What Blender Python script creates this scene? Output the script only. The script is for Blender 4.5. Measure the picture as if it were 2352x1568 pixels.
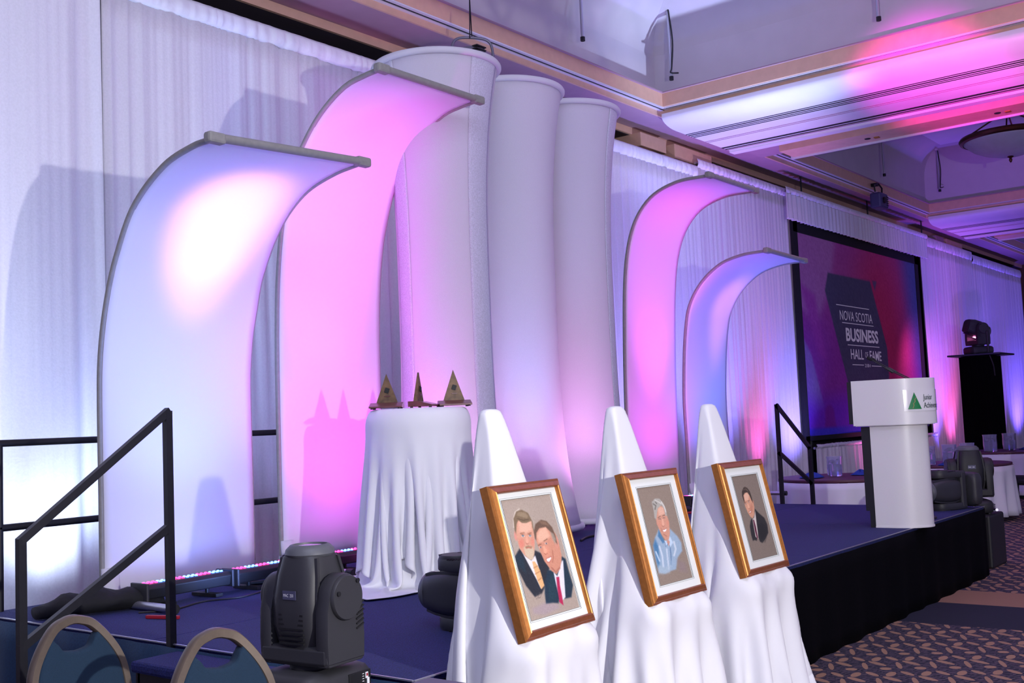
import bpy, math, random
import numpy as np
from mathutils import Vector, Matrix, Euler
random.seed(7); np.random.seed(7)
for o in list(bpy.data.objects): bpy.data.objects.remove(o)
C = bpy.context.scene.collection
PI = math.pi
sc = bpy.context.scene
# ------------------------------------------------------------ camera, world, exposure
H = 1.55
cam = bpy.data.cameras.new('camera'); cam.sensor_width = 36; cam.lens = 2500/2352*36
cam.clip_start = .05; cam.clip_end = 200
co = bpy.data.objects.new('camera', cam); C.objects.link(co)
R3 = Matrix(((0.61936253, -0.03325858, -0.78440036), (-0.7839549, -0.0802612, -0.61560771), (-0.04248268, 0.99621885, -0.075784)))
co.matrix_world = Matrix.Translation((0, 0, H)) @ R3.to_4x4()
sc.camera = co
sc.view_settings.view_transform = 'Standard'; sc.view_settings.look = 'None'
sc.view_settings.gamma = 1; sc.view_settings.use_curve_mapping = False
sc.view_settings.exposure = 0.92
w = bpy.data.worlds.new('world'); sc.world = w; w.use_nodes = True
w.node_tree.nodes['Background'].inputs[0].default_value = (.36, .35, .74, 1)
w.node_tree.nodes['Background'].inputs[1].default_value = .36

def light(name, kind, loc, power, color=(1, 1, 1), target=None, size=.1, angle=None, blend=.5, size_y=None):
    l = bpy.data.lights.new(name, kind); l.energy = power; l.color = color
    if kind == 'AREA':
        l.size = size
        if size_y: l.shape = 'RECTANGLE'; l.size_y = size_y
    else: l.shadow_soft_size = size
    if kind == 'SPOT': l.spot_size = math.radians(angle); l.spot_blend = blend
    o = bpy.data.objects.new(name, l); C.objects.link(o); o.location = loc
    if target is not None:
        o.rotation_euler = (Vector(target)-Vector(loc)).to_track_quat('-Z', 'Y').to_euler()
    return o
WHITE = (1, .97, .97); PINK = (1, .30, .95); BLUE = (.30, .42, 1); MAG = (1, .06, .85); LAV = (.62, .6, 1); PUR = (.38, .12, 1)
# the follow light to the right of the camera and added soft fills standing in for unseen room light
light('front_lamp', 'SPOT', (1.9, -1.9, 2.08), 500, WHITE, (6.5, 5.5, 3.2), .035, 165, .25)
light('room_fill', 'AREA', (1.0, 1.0, 5.2), 90, (.68, .74, 1), (4.0, 6.5, 1.5), 2.5)
light('room_fill', 'AREA', (9.5, 1.0, 5.3), 36, (.6, .45, 1), (9.5, 6, 1.0), 2.5)
# led bars under each curved panel
def up(loc, tgt, p, col, ang, name='led_beam', bl=.8, size=.12): light(name, 'SPOT', loc, p, col, tgt, size, ang, bl)
up((4.05, 5.22, .8), (4.14, 5.47, 2.85), 290, (1, .42, .8), 25)
up((4.05, 4.75, .75), (4.05, 5.65, 2.4), 120, (.16, .28, 1), 84, bl=1)
up((5.35, 5.25, .8), (5.38, 5.72, 3.05), 230, (1, .07, .85), 42, bl=1)
up((5.45, 5.05, .75), (5.4, 5.85, 2.3), 60, (1, .06, .95), 100, bl=1)
up((9.95, 5.3, .8), (9.93, 5.80, 3.0), 230, (1, .07, .85), 42, bl=1)
up((9.95, 5.0, .75), (9.95, 5.9, 2.3), 60, (1, .06, .95), 100, bl=1)
up((11.1, 5.35, .8), (11.30, 5.72, 2.55), 110, (1, .3, .7), 20)
up((10.95, 4.95, .4), (10.9, 5.6, 2.7), 170, (.06, .18, 1), 80, bl=1)
up((4.05, 5.05, .68), (4.05, 5.8, 1.3), 26, (.25, .38, 1), 130, bl=1)
up((5.5, 5.15, .68), (5.4, 5.85, 1.3), 16, (1, .12, .95), 130, bl=1)
up((3.95, 7.0, .4), (4.2, 7.55, 2.8), 75, (.62, .75, 1), 120, 'drape_uplight', 1)
# led cans behind the columns and drape uplights
for x, y, col, p in ((2.6, 7.1, (.6, .72, 1), 200), (4.9, 7.2, (.35, .5, 1), 90), (6.6, 6.9, (.4, .5, 1), 40), (9.3, 7.0, (.3, .4, 1), 50), (12.4, 6.9, (.35, .3, 1), 330)):
    up((x, y-.2, .2), (x, y+.45, 3.4), p, col, 95, 'drape_uplight', 1)
for x, p in ((15.9, 110), (21.6, 40), (26.0, 160), (30.5, 70)):
    up((x, 7.15, .15), (x+.05, 7.6, 2.2), p, (1, .12, .55) if x != 30.5 else PUR, 60, 'drape_uplight', 1)
up((20.6, 6.9, .1), (20.5, 7.5, .6), 60, (1, .15, .6), 100, 'drape_uplight', 1)
for x in (14.4, 17.2, 24.8, 28.5, 32):
    up((x, 6.8, .2), (x, 7.7, 3.2), 380 if x > 20 else 300, (.17, .09, 1) if x > 20 else (.25, .2, 1), 85, 'drape_uplight', 1)
# moving heads throwing colour over the ceiling beams
up((12.35, 2.9, 1.0), (13.3, 6.7, 5.5), 420, (.66, .68, 1), 36, 'moving_head_beam', 1)
up((3.6, 3.3, 1.0), (13.8, 3.9, 5.5), 6500, (1, .01, .8), 12, 'moving_head_beam', .8)
up((12.35, 2.9, 1.0), (14.6, 6.6, 5.5), 200, (1, .35, .75), 26, 'moving_head_beam', 1)
up((12.35, 2.9, 1.0), (25.5, 6.0, 5.5), 1200, PUR, 30, 'moving_head_beam', 1)
up((12.35, 2.9, 1.0), (12.3, 6.5, 7.0), 900, (.5, .65, 1), 32, 'moving_head_beam', 1)
up((12.35, 2.9, 1.0), (13.0, 2.5, 6.5), 450, (1, .25, .85), 60, 'moving_head_beam', 1)

# ------------------------------------------------------------ materials
def lin(c): return tuple((v/255/12.92 if v/255 <= .04045 else ((v/255+.055)/1.055)**2.4) for v in c)
MT = {}
def mat(name, rgb, rough=.6, metal=0, bump=0, bscale=200, var=0, emit=None, es=0, transl=0, alpha=None, sheen=0, coat=0):
    if name in MT: return MT[name]
    m = bpy.data.materials.new(name); m.use_nodes = True; nt = m.node_tree; b = nt.nodes['Principled BSDF']
    col = (*lin(rgb), 1)
    b.inputs['Base Color'].default_value = col; b.inputs['Roughness'].default_value = rough; b.inputs['Metallic'].default_value = metal
    if sheen: b.inputs['Sheen Weight'].default_value = sheen
    if coat: b.inputs['Coat Weight'].default_value = coat
    if emit: b.inputs['Emission Color'].default_value = (*lin(emit), 1); b.inputs['Emission Strength'].default_value = es
    if var or bump:
        tc = nt.nodes.new('ShaderNodeTexCoord'); nz = nt.nodes.new('ShaderNodeTexNoise'); nz.inputs['Scale'].default_value = bscale; nz.inputs['Detail'].default_value = 4
        nt.links.new(tc.outputs['Object'], nz.inputs['Vector'])
        if var:
            mr = nt.nodes.new('ShaderNodeMapRange'); mr.inputs[1].default_value = .3; mr.inputs[2].default_value = .7; mr.inputs[3].default_value = 1-var; mr.inputs[4].default_value = 1+var*.5
            mx = nt.nodes.new('ShaderNodeVectorMath'); mx.operation = 'SCALE'; mx.inputs[0].default_value = col[:3]
            nt.links.new(nz.outputs['Fac'], mr.inputs[0]); nt.links.new(mr.outputs[0], mx.inputs['Scale']); nt.links.new(mx.outputs[0], b.inputs['Base Color'])
        if bump:
            bp = nt.nodes.new('ShaderNodeBump'); bp.inputs['Strength'].default_value = bump; bp.inputs['Distance'].default_value = .004
            nt.links.new(nz.outputs['Fac'], bp.inputs['Height']); nt.links.new(bp.outputs[0], b.inputs['Normal'])
    if transl:
        t = nt.nodes.new('ShaderNodeBsdfTranslucent'); t.inputs[0].default_value = col
        mix = nt.nodes.new('ShaderNodeMixShader'); mix.inputs[0].default_value = transl
        out = nt.nodes['Material Output']
        nt.links.new(b.outputs[0], mix.inputs[1]); nt.links.new(t.outputs[0], mix.inputs[2]); nt.links.new(mix.outputs[0], out.inputs[0])
    if alpha is not None:
        b.inputs['Transmission Weight'].default_value = alpha; b.inputs['IOR'].default_value = 1.2
    MT[name] = m; return m
drape_m = mat('drape_velour', (226, 224, 232), .9, bump=.4, bscale=60, var=.05, sheen=.3)
satin_m = mat('drape_header_satin', (236, 238, 246), .45, bump=.3, bscale=40)
stretch_m = mat('stretch_fabric', (222, 220, 232), .8, bump=.15, bscale=500, var=.03, transl=.25)
column_m = mat('column_mesh_fabric', (226, 222, 234), .85, bump=.5, bscale=260, var=.07, transl=.35)
cloth_m = mat('white_table_linen', (226, 226, 230), .75, bump=.12, bscale=900)
grey_m = mat('grey_frame_sleeve', (132, 130, 128), .7, var=.1, bscale=30)
alu_m = mat('brushed_aluminium', (190, 190, 200), .35, .8, var=.1)
red_m = mat('red_tape', (150, 18, 36), .5, var=.1)
blackp_m = mat('black_plastic', (46, 46, 50), .5, bump=.1, bscale=400)
darkp_m = mat('dark_plastic', (22, 22, 25), .55, bump=.1, bscale=300)
blacks_m = mat('black_steel', (24, 24, 32), .45, .3, var=.2, bscale=40)
blackc_m = mat('black_cloth', (14, 14, 20), .85, bump=.3, bscale=80, var=.2)
skirt_m = mat('black_stage_skirt', (4, 4, 8), .9, bump=.2, bscale=120, var=.3)
skirt_m.node_tree.nodes['Principled BSDF'].inputs['Specular IOR Level'].default_value = .08
teal_m = mat('teal_stage_skirt', (16, 52, 84), .8, bump=.3, bscale=90, var=.2)
ceil_m = mat('ceiling_plaster', (196, 190, 196), .8, var=.04, bscale=3)
beam_m = mat('beam_white_paint', (222, 218, 224), .5, var=.03, bscale=4)
peach_m = mat('peach_trim_paint', (216, 176, 148), .7, var=.07, bscale=9)
mauve_m = mat('soffit_paint', (168, 138, 150), .75, var=.05, bscale=5)
dark_wall_m = mat('dark_wall_paint', (62, 54, 66), .8, var=.1, bscale=3)
slot_m = mat('air_slot_black', (12, 12, 16), .6, var=.1)
slotw_m = mat('slot_white_metal', (225, 228, 235), .35, .3, var=.05)
brown_m = mat('brown_wall', (92, 60, 38), .7, var=.15, bscale=6)
gold_m = mat('gold_leaf_wood', (184, 118, 56), .34, .55, var=.15, bscale=60)
gold_shaded_m = mat('shaded_gold_leaf_wood', (140, 78, 48), .4, .25, var=.2, bscale=50)  # frame gold again, duller reflection on top and bottom rails put into the colour
mat_m = mat('picture_mat_board', (228, 232, 228), .8, bump=.1, bscale=600)
matedge_m = mat('mat_bevel_line', (90, 96, 96), .8, var=.05)
chairframe_m = mat('bronze_chair_frame', (104, 92, 80), .42, .35, var=.08, bscale=60)
chairfab_m = mat('teal_chair_fabric', (14, 44, 66), .9, bump=.6, bscale=500, var=.25)
lect_m = mat('white_lectern_laminate', (226, 224, 222), .35, var=.02, coat=.2)
green_m = mat('green_print', (10, 128, 66), .5, var=.05)
tan_m = mat('tan_print', (150, 140, 90), .5, var=.05)
white_m = mat('white_plastic', (238, 238, 240), .4, var=.02)
yellow_m = mat('yellow_tape', (220, 180, 30), .5, var=.05)
walnut_m = mat('walnut_wood', (104, 56, 56), .35, var=.3, bscale=30, coat=.3)
trophy_m = mat('veined_bronze', (112, 84, 56), .5, .1, var=.55, bscale=28)
glass_m = mat('pitcher_glass', (225, 225, 245), .08, var=.01, alpha=.85)
napkin_m = mat('blue_napkin', (20, 60, 150), .8, bump=.3, bscale=60)
tray_m = mat('table_top_wood', (88, 40, 60), .5, var=.2)
brass_m = mat('antique_brass', (96, 60, 48), .35, .7, var=.2)
bowl_m = mat('alabaster_glass', (205, 205, 232), .5, var=.08, bscale=6)
tile_m = mat('ceiling_panel', (226, 224, 232), .7, var=.03)
pinklens_m = mat('lit_pink_lens', (255, 130, 210), .3, var=.01, emit=(255, 120, 200), es=10)
ledr_m = mat('led_red', (255, 60, 120), .3, var=.01, emit=(255, 40, 120), es=5)
ledb_m = mat('led_blue', (80, 120, 255), .3, var=.01, emit=(70, 130, 255), es=6)
pitlamp_m = mat('uplight_lens', (200, 225, 255), .2, var=.01, emit=(190, 220, 255), es=1.2)

def carpet_blue():
    m = bpy.data.materials.new('navy_stage_carpet'); m.use_nodes = True; nt = m.node_tree; b = nt.nodes['Principled BSDF']
    tc = nt.nodes.new('ShaderNodeTexCoord'); n1 = nt.nodes.new('ShaderNodeTexNoise'); n1.inputs['Scale'].default_value = 160; n1.inputs['Detail'].default_value = 3
    n2 = nt.nodes.new('ShaderNodeTexNoise'); n2.inputs['Scale'].default_value = 1.6; n2.inputs['Detail'].default_value = 5
    cr = nt.nodes.new('ShaderNodeValToRGB'); cr.color_ramp.elements[0].color = (*lin((12, 18, 62)), 1); cr.color_ramp.elements[1].color = (*lin((36, 46, 116)), 1)
    cr.color_ramp.elements[0].position = .3; cr.color_ramp.elements[1].position = .75
    cr2 = nt.nodes.new('ShaderNodeValToRGB'); cr2.color_ramp.elements[0].position = .66; cr2.color_ramp.elements[1].position = .85
    cr2.color_ramp.elements[1].color = (.1, .1, .1, 1)
    mx = nt.nodes.new('ShaderNodeMix'); mx.data_type = 'RGBA'; mx.inputs[7].default_value = (*lin((80, 86, 140)), 1)
    bp = nt.nodes.new('ShaderNodeBump'); bp.inputs['Strength'].default_value = .6; bp.inputs['Distance'].default_value = .004
    for n_ in (n1, n2): nt.links.new(tc.outputs['Object'], n_.inputs['Vector'])
    nt.links.new(n1.outputs['Fac'], cr.inputs[0]); nt.links.new(n2.outputs['Fac'], cr2.inputs[0]); nt.links.new(cr2.outputs[0], mx.inputs[0])
    nt.links.new(cr.outputs[0], mx.inputs[6]); nt.links.new(mx.outputs[2], b.inputs['Base Color'])
    nt.links.new(n1.outputs['Fac'], bp.inputs['Height']); nt.links.new(bp.outputs[0], b.inputs['Normal']); b.inputs['Roughness'].default_value = .95
    return m
navy_m = carpet_blue()

def carpet_floor():
    m = bpy.data.materials.new('patterned_ballroom_carpet'); m.use_nodes = True; nt = m.node_tree; b = nt.nodes['Principled BSDF']; b.inputs['Roughness'].default_value = .95
    N = nt.nodes; L = nt.links
    def mth(op, a, c=None, d=None):
        n_ = N.new('ShaderNodeMath'); n_.operation = op
        for i, v in enumerate((a, c, d)):
            if v is None: continue
            if isinstance(v, (int, float)): n_.inputs[i].default_value = v
            else: L.new(v, n_.inputs[i])
        return n_.outputs[0]
    tc = N.new('ShaderNodeTexCoord'); sp = N.new('ShaderNodeSeparateXYZ'); L.new(tc.outputs['Object'], sp.inputs[0])
    X, Y = sp.outputs[0], sp.outputs[1]
    # axis turned so that rows run across the room
    ca, sa = math.cos(.55), math.sin(.55)
    U = mth('ADD', mth('MULTIPLY', X, ca), mth('MULTIPLY', Y, sa)); V = mth('SUBTRACT', mth('MULTIPLY', Y, ca), mth('MULTIPLY', X, sa))
    P = .40
    def ell(cu, cv, ru, rv, rot):
        u = mth('SUBTRACT', mth('MODULO', mth('ADD', mth('SUBTRACT', U, cu), 100*P+P/2), P), P/2)
        row = .20
        v = mth('SUBTRACT', mth('MODULO', mth('ADD', mth('SUBTRACT', V, cv), 200*row+row/2), row), row/2)
        c_, s_ = math.cos(rot), math.sin(rot)
        a = mth('DIVIDE', mth('ADD', mth('MULTIPLY', u, c_), mth('MULTIPLY', v, s_)), ru)
        q = mth('DIVIDE', mth('SUBTRACT', mth('MULTIPLY', v, c_), mth('MULTIPLY', u, s_)), rv)
        return mth('LESS_THAN', mth('ADD', mth('MULTIPLY', a, a), mth('MULTIPLY', q, q)), 1)
    s = mth('MAXIMUM', ell(.05, .03, .034, .034, 0), ell(.19, .05, .075, .024, .5))
    s = mth('MAXIMUM', s, ell(.31, .03, .062, .026, -.45)); s = mth('MAXIMUM', s, ell(.13, .135, .09, .016, -.1)); s = mth('MAXIMUM', s, ell(.32, .135, .062, .022, .35))
    nz = N.new('ShaderNodeTexNoise'); nz.inputs['Scale'].default_value = 9; nz.inputs['Detail'].default_value = 3; L.new(tc.outputs['Object'], nz.inputs['Vector'])
    wv = N.new('ShaderNodeTexWave'); wv.inputs['Scale'].default_value = 9; wv.inputs['Distortion'].default_value = 7; wv.inputs['Detail'].default_value = 2; wv.inputs['Detail Scale'].default_value = 2.5
    mp = N.new('ShaderNodeMapping'); mp.inputs['Rotation'].default_value = (0, 0, -1.02); L.new(tc.outputs['Object'], mp.inputs[0]); L.new(mp.outputs[0], wv.inputs['Vector'])
    cr = N.new('ShaderNodeValToRGB'); cr.color_ramp.elements[0].color = (*lin((20, 20, 44)), 1); cr.color_ramp.elements[1].color = (*lin((78, 64, 80)), 1)
    cr.color_ramp.elements[0].position = .3; cr.color_ramp.elements[1].position = .62; L.new(wv.outputs['Fac'], cr.inputs[0])
    fz = N.new('ShaderNodeTexNoise'); fz.inputs['Scale'].default_value = 300; L.new(tc.outputs['Object'], fz.inputs['Vector'])
    mx = N.new('ShaderNodeMix'); mx.data_type = 'RGBA'; L.new(s, mx.inputs[0]); L.new(cr.outputs[0], mx.inputs[6]); mx.inputs[7].default_value = (*lin((160, 122, 98)), 1)
    # border: a navy stripe with a tan stripe beyond it, running from the stage to the audience
    def band(x0, x1): return mth('MULTIPLY', mth('GREATER_THAN', X, x0), mth('LESS_THAN', X, x1))
    m2 = N.new('ShaderNodeMix'); m2.data_type = 'RGBA'; L.new(band(8.05, 8.95), m2.inputs[0]); L.new(mx.outputs[2], m2.inputs[6]); m2.inputs[7].default_value = (*lin((22, 22, 48)), 1)
    m3 = N.new('ShaderNodeMix'); m3.data_type = 'RGBA'; L.new(band(8.95, 9.6), m3.inputs[0]); L.new(m2.outputs[2], m3.inputs[6]); m3.inputs[7].default_value = (*lin((150, 112, 90)), 1)
    sc2 = N.new('ShaderNodeVectorMath'); sc2.operation = 'SCALE'; L.new(m3.outputs[2], sc2.inputs[0]); L.new(mth('ADD', mth('MULTIPLY', fz.outputs['Fac'], .7), .65), sc2.inputs['Scale'])
    L.new(sc2.outputs[0], b.inputs['Base Color'])
    bp = N.new('ShaderNodeBump'); bp.inputs['Strength'].default_value = .5; bp.inputs['Distance'].default_value = .004; L.new(fz.outputs['Fac'], bp.inputs['Height']); L.new(bp.outputs[0], b.inputs['Normal'])
    return m
floor_m = carpet_floor()

def vcol_mat(name, emis):
    m = bpy.data.materials.new(name); m.use_nodes = True; nt = m.node_tree; b = nt.nodes['Principled BSDF']
    a = nt.nodes.new('ShaderNodeVertexColor'); a.layer_name = 'pigment'
    nt.links.new(a.outputs[0], b.inputs['Base Color']); b.inputs['Roughness'].default_value = .8
    if emis: nt.links.new(a.outputs[0], b.inputs['Emission Color']); b.inputs['Emission Strength'].default_value = emis
    return m
pastel_m = vcol_mat('pastel_on_paper', 0)
screen_m = vcol_mat('projected_image', .2)

# ------------------------------------------------------------ mesh helpers
class MB:
    def __init__(s): s.v = []; s.f = []; s.mi = []; s.cm = 0; s.ch = []
    def add(s, vs, fs):
        n0 = len(s.v); s.ch.append((vs, fs)); s.v += [tuple(p) for p in vs]; s.f += [tuple(i+n0 for i in f) for f in fs]; s.mi += [s.cm]*len(fs); return s
    def box(s, c, d, rot=None):
        x, y, z = (k/2 for k in d)
        vs = [Vector((i*x, j*y, k*z)) for i in (-1, 1) for j in (-1, 1) for k in (-1, 1)]
        if rot is not None: vs = [rot @ p for p in vs]
        return s.add([p+Vector(c) for p in vs], [(0, 1, 3, 2), (4, 6, 7, 5), (0, 4, 5, 1), (2, 3, 7, 6), (0, 2, 6, 4), (1, 5, 7, 3)])
    def b2(s, p, q): return s.box([(a+b)/2 for a, b in zip(p, q)], [abs(b-a) for a, b in zip(p, q)])
    def tube(s, pts, r, n=10, closed=False, cap=True):
        pts = [Vector(p) for p in pts]; m = len(pts); rr = r if isinstance(r, (list, tuple)) else [r]*m
        vs = []; T0 = None; nrm = None
        for i, p in enumerate(pts):
            if closed: t = pts[(i+1) % m]-pts[i-1]
            else: t = pts[min(i+1, m-1)]-pts[max(i-1, 0)]
            t.normalize()
            if nrm is None:
                nrm = t.orthogonal().normalized()
            else:
                nrm = (nrm - t*nrm.dot(t)).normalized()
            bn = t.cross(nrm)
            for k in range(n):
                a = 2*PI*k/n; vs.append(p+(nrm*math.cos(a)+bn*math.sin(a))*rr[i])
        fs = []
        for i in range(m if closed else m-1):
            j = (i+1) % m
            for k in range(n): fs.append((i*n+k, i*n+(k+1) % n, j*n+(k+1) % n, j*n+k))
        if cap and not closed: fs += [tuple(range(n))[::-1], tuple((m-1)*n+k for k in range(n))]
        return s.add(vs, fs)
    def lathe(s, prof, n=32, c=(0, 0, 0), axis='z', cap=True, rot=None):
        vs = []
        for r, h in prof:
            for k in range(n):
                a = 2*PI*k/n; p = Vector((r*math.cos(a), r*math.sin(a), h))
                if axis == 'y': p = Vector((p.x, -p.z, p.y))
                if axis == 'x': p = Vector((p.z, p.y, -p.x))
                if rot is not None: p = rot @ p
                vs.append(p+Vector(c))
        m = len(prof); fs = [(i*n+k, i*n+(k+1) % n, (i+1)*n+(k+1) % n, (i+1)*n+k) for i in range(m-1) for k in range(n)]
        if cap:
            if prof[0][0] > 1e-4: fs.append(tuple(range(n))[::-1])
            if prof[-1][0] > 1e-4: fs.append(tuple((m-1)*n+k for k in range(n)))
        return s.add(vs, fs)
    def loft(s, rings, cap=True, closed=True):
        n = len(rings[0]); vs = [p for r in rings for p in r]; m = len(rings)
        fs = [(i*n+k, i*n+(k+1) % n, (i+1)*n+(k+1) % n, (i+1)*n+k) for i in range(m-1) for k in range(n if closed else n-1)]
        if cap: fs += [tuple(range(n))[::-1], tuple((m-1)*n+k for k in range(n))]
        return s.add(vs, fs)
    def prism(s, poly, a, b, axis='x'):
        f = {'x': lambda t, p: (t, p[0], p[1]), 'y': lambda t, p: (p[0], t, p[1]), 'z': lambda t, p: (p[0], p[1], t)}[axis]
        return s.loft([[f(a, p) for p in poly], [f(b, p) for p in poly]])
    def grid(s, P):
        ny, nx = P.shape[:2]
        return s.add([tuple(map(float, p)) for p in P.reshape(-1, 3)], [(j*nx+i, j*nx+i+1, (j+1)*nx+i+1, (j+1)*nx+i) for j in range(ny-1) for i in range(nx-1)])
    def each(s, name, m, parent=None, **k):
        for vs, fs in s.ch: q = MB(); q.add(vs, fs); q.build(name, m, parent, **k)
    def build(s, name, m, parent=None, world=True, smooth=False, bevel=0, solid=0, sub=0, label=None, kind=None):
        me = bpy.data.meshes.new(name)
        off = Vector(parent.location) if (parent is not None and world) else Vector((0, 0, 0))
        if parent is not None and world and parent.parent: off = off + Vector(parent.parent.location)
        me.from_pydata([tuple(Vector(p)-off) for p in s.v], [], s.f)
        for k in (m if isinstance(m, (list, tuple)) else [m]): me.materials.append(k)
        if any(s.mi): me.polygons.foreach_set('material_index', s.mi)
        if smooth:
            me.polygons.foreach_set('use_smooth', [True]*len(me.polygons))
            if smooth != 'all':
                try: me.set_sharp_from_angle(angle=math.radians(40))
                except Exception: pass
        me.update()
        o = bpy.data.objects.new(name, me); C.objects.link(o)
        if parent is not None: o.parent = parent
        if sub: q = o.modifiers.new('s', 'SUBSURF'); q.levels = sub; q.render_levels = sub
        if solid: q = o.modifiers.new('t', 'SOLIDIFY'); q.thickness = solid; q.offset = 0
        if bevel: q = o.modifiers.new('b', 'BEVEL'); q.width = bevel; q.segments = 2; q.limit_method = 'ANGLE'
        if label: o['label'] = label
        if kind: o['kind'] = kind
        return o
def thing(name, label, cat, loc=(0, 0, 0), rz=0, group=None):
    o = bpy.data.objects.new(name, None); C.objects.link(o); o.empty_display_size = .1
    o.location = loc; o.rotation_euler = (0, 0, rz); o['label'] = label; o['category'] = cat
    if group: o['group'] = group
    return o
def tag(o, label, cat, group=None):
    o['label'] = label; o['category'] = cat
    if group: o['group'] = group
    return o
def struct(o): o['kind'] = 'structure'; return o
def origin(o, p):      # put a world-space mesh's origin at its base
    o.data.transform(Matrix.Translation(-Vector(p))); o.location = p; return o
def copy_tree(o, parent=None):
    c = o.copy(); C.objects.link(c)
    if parent is not None: c.parent = parent
    for ch in list(o.children): copy_tree(ch, c)
    return c
def text_mesh(body, size, wscale=1.0, spacing=1.0, align='LEFT', bold=0):
    cu = bpy.data.curves.new('t', 'FONT'); cu.body = body; cu.size = size; cu.space_character = spacing; cu.align_x = align; cu.offset = bold; cu.resolution_u = 3
    ob = bpy.data.objects.new('t', cu); C.objects.link(ob); bpy.context.view_layer.update()
    me = bpy.data.meshes.new_from_object(ob.evaluated_get(bpy.context.evaluated_depsgraph_get()))
    vs = [(v.co.x*wscale, v.co.y) for v in me.vertices]; fs = [tuple(p.vertices) for p in me.polygons]
    bpy.data.objects.remove(ob); bpy.data.curves.remove(cu); bpy.data.meshes.remove(me); return vs, fs

# ------------------------------------------------------------ room shell
f = MB(); f.b2((-4, -8, -.1), (40, 9, 0)); struct(f.build('floor', floor_m))
f = MB(); f.b2((-4, 8.5, 0), (40, 8.7, 5.75)); struct(f.build('wall_back', dark_wall_m))
f = MB(); f.b2((35.0, -8, 0), (35.2, 8.5, 5.75)); struct(f.build('wall_right', brown_m))
# main ceiling slab with two deep coffers (coffers are open boxes above it)
ZC = 7.1
COF = [(2.0, 12.95, -6.0, 7.45), (15.95, 24.3, -4.0, 7.35), (28.2, 34.6, -4.0, 7.35)]
for ci, (x0, x1, y0, y1) in enumerate(COF):
    t = MB()
    t.b2((x0-.1, y0, ZC), (x1+.1, y1+.1, ZC+.1)); o = struct(t.build('ceiling', tile_m))
    for nm, p, q in (('north', (x0-.1, y1, 5.9), (x1+.1, y1+.1, ZC)), ('south', (x0-.1, y0-.1, 5.9), (x1+.1, y0, ZC)), ('west', (x0-.1, y0, 5.9), (x0, y1, ZC)), ('east', (x1, y0, 5.9), (x1+.1, y1, ZC))):
        m_ = MB(); m_.b2(p, q); m_.build('coffer_wall', ceil_m, o)
    # cove between wall and coffer ceiling
    cv = MB(); pr = [(0, 0)]+[(.55-.55*math.cos(a), .55-.55*math.sin(a)) for a in np.linspace(PI/2, 0, 8)]
    prof = [(y1, ZC), (y1-.55, ZC)]+[(y1-.55+.55*math.sin(a), ZC-.55+.55*math.cos(a)) for a in np.linspace(0, PI/2, 8)]
    cv.prism(prof, x0, x1, 'x')
    prof = [(x1, ZC), (x1-.55, ZC)]+[(x1-.55+.55*math.sin(a), ZC-.55+.55*math.cos(a)) for a in np.linspace(0, PI/2, 8)]
    cv.prism(prof, y0, y1, 'y'); cv.build('cove', ceil_m, o, smooth=True)
    # seams of the ceiling panels
    if ci == 0:
        for k, (a, b_) in enumerate((((x1-.75, y0), (x1-.72, y1-.6)), ((x1-2.9, y0), (x1-2.87, y1-.6)), ((x0, y1-.75), (x1-.6, y1-.72)), ((x0, y1-2.2), (x1-.6, y1-2.17)))):
            g = MB(); g.b2((*a, ZC-.012), (*b_, ZC)); g.build('panel_seam', brass_m, o)
        g = MB()
        for i in range(5): g.b2((x1-2.75, y1-2.1-.001, ZC-.03), (x1-.85, y1-.8, ZC-.004)); break
        g.build('ceiling_panel', tile_m, o)
# wall-side crown: stepped profile that runs the length of the room
def run(poly, x0, x1, m, name='trim_1', axis='x', **k):
    g = MB(); g.prism(poly, x0, x1, axis); return struct(g.build(name, m, **k))
run([(7.225, 5.75), (7.225, 5.93), (7.55, 5.93), (7.55, 5.75)], 2, 35, peach_m, 'trim_1')
run([(7.20, 5.93), (7.20, 5.945), (7.45, 5.945), (7.45, 5.93)], 2, 35, mauve_m, 'trim_2')
run([(7.225, 5.735), (7.225, 5.75), (7.262, 5.75), (7.262, 5.735)], 2, 35, slotw_m, 'trim_3')
run([(7.262, 5.742), (7.262, 5.75), (7.297, 5.75), (7.297, 5.742)], 2, 35, slot_m, 'trim_4')
run([(7.297, 5.735), (7.297, 5.75), (7.345, 5.75), (7.345, 5.735)], 2, 35, slotw_m, 'trim_5')
run([(7.345, 5.665), (7.345, 5.75), (7.372, 5.75), (7.372, 5.665)], 2, 35, peach_m, 'trim_6')
run([(7.372, 5.665), (7.372, 5.75), (7.925, 5.75), (7.925, 5.665)], 2, 35, mauve_m, 'trim_7')
run([(7.925, 5.57), (7.925, 5.75), (7.96, 5.75), (7.96, 5.57)], 2, 35, peach_m, 'trim_8')
run([(7.96, 5.57), (7.96, 5.75), (8.5, 5.75), (8.5, 5.57)], 2, 35, dark_wall_m, 'trim_9')
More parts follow.
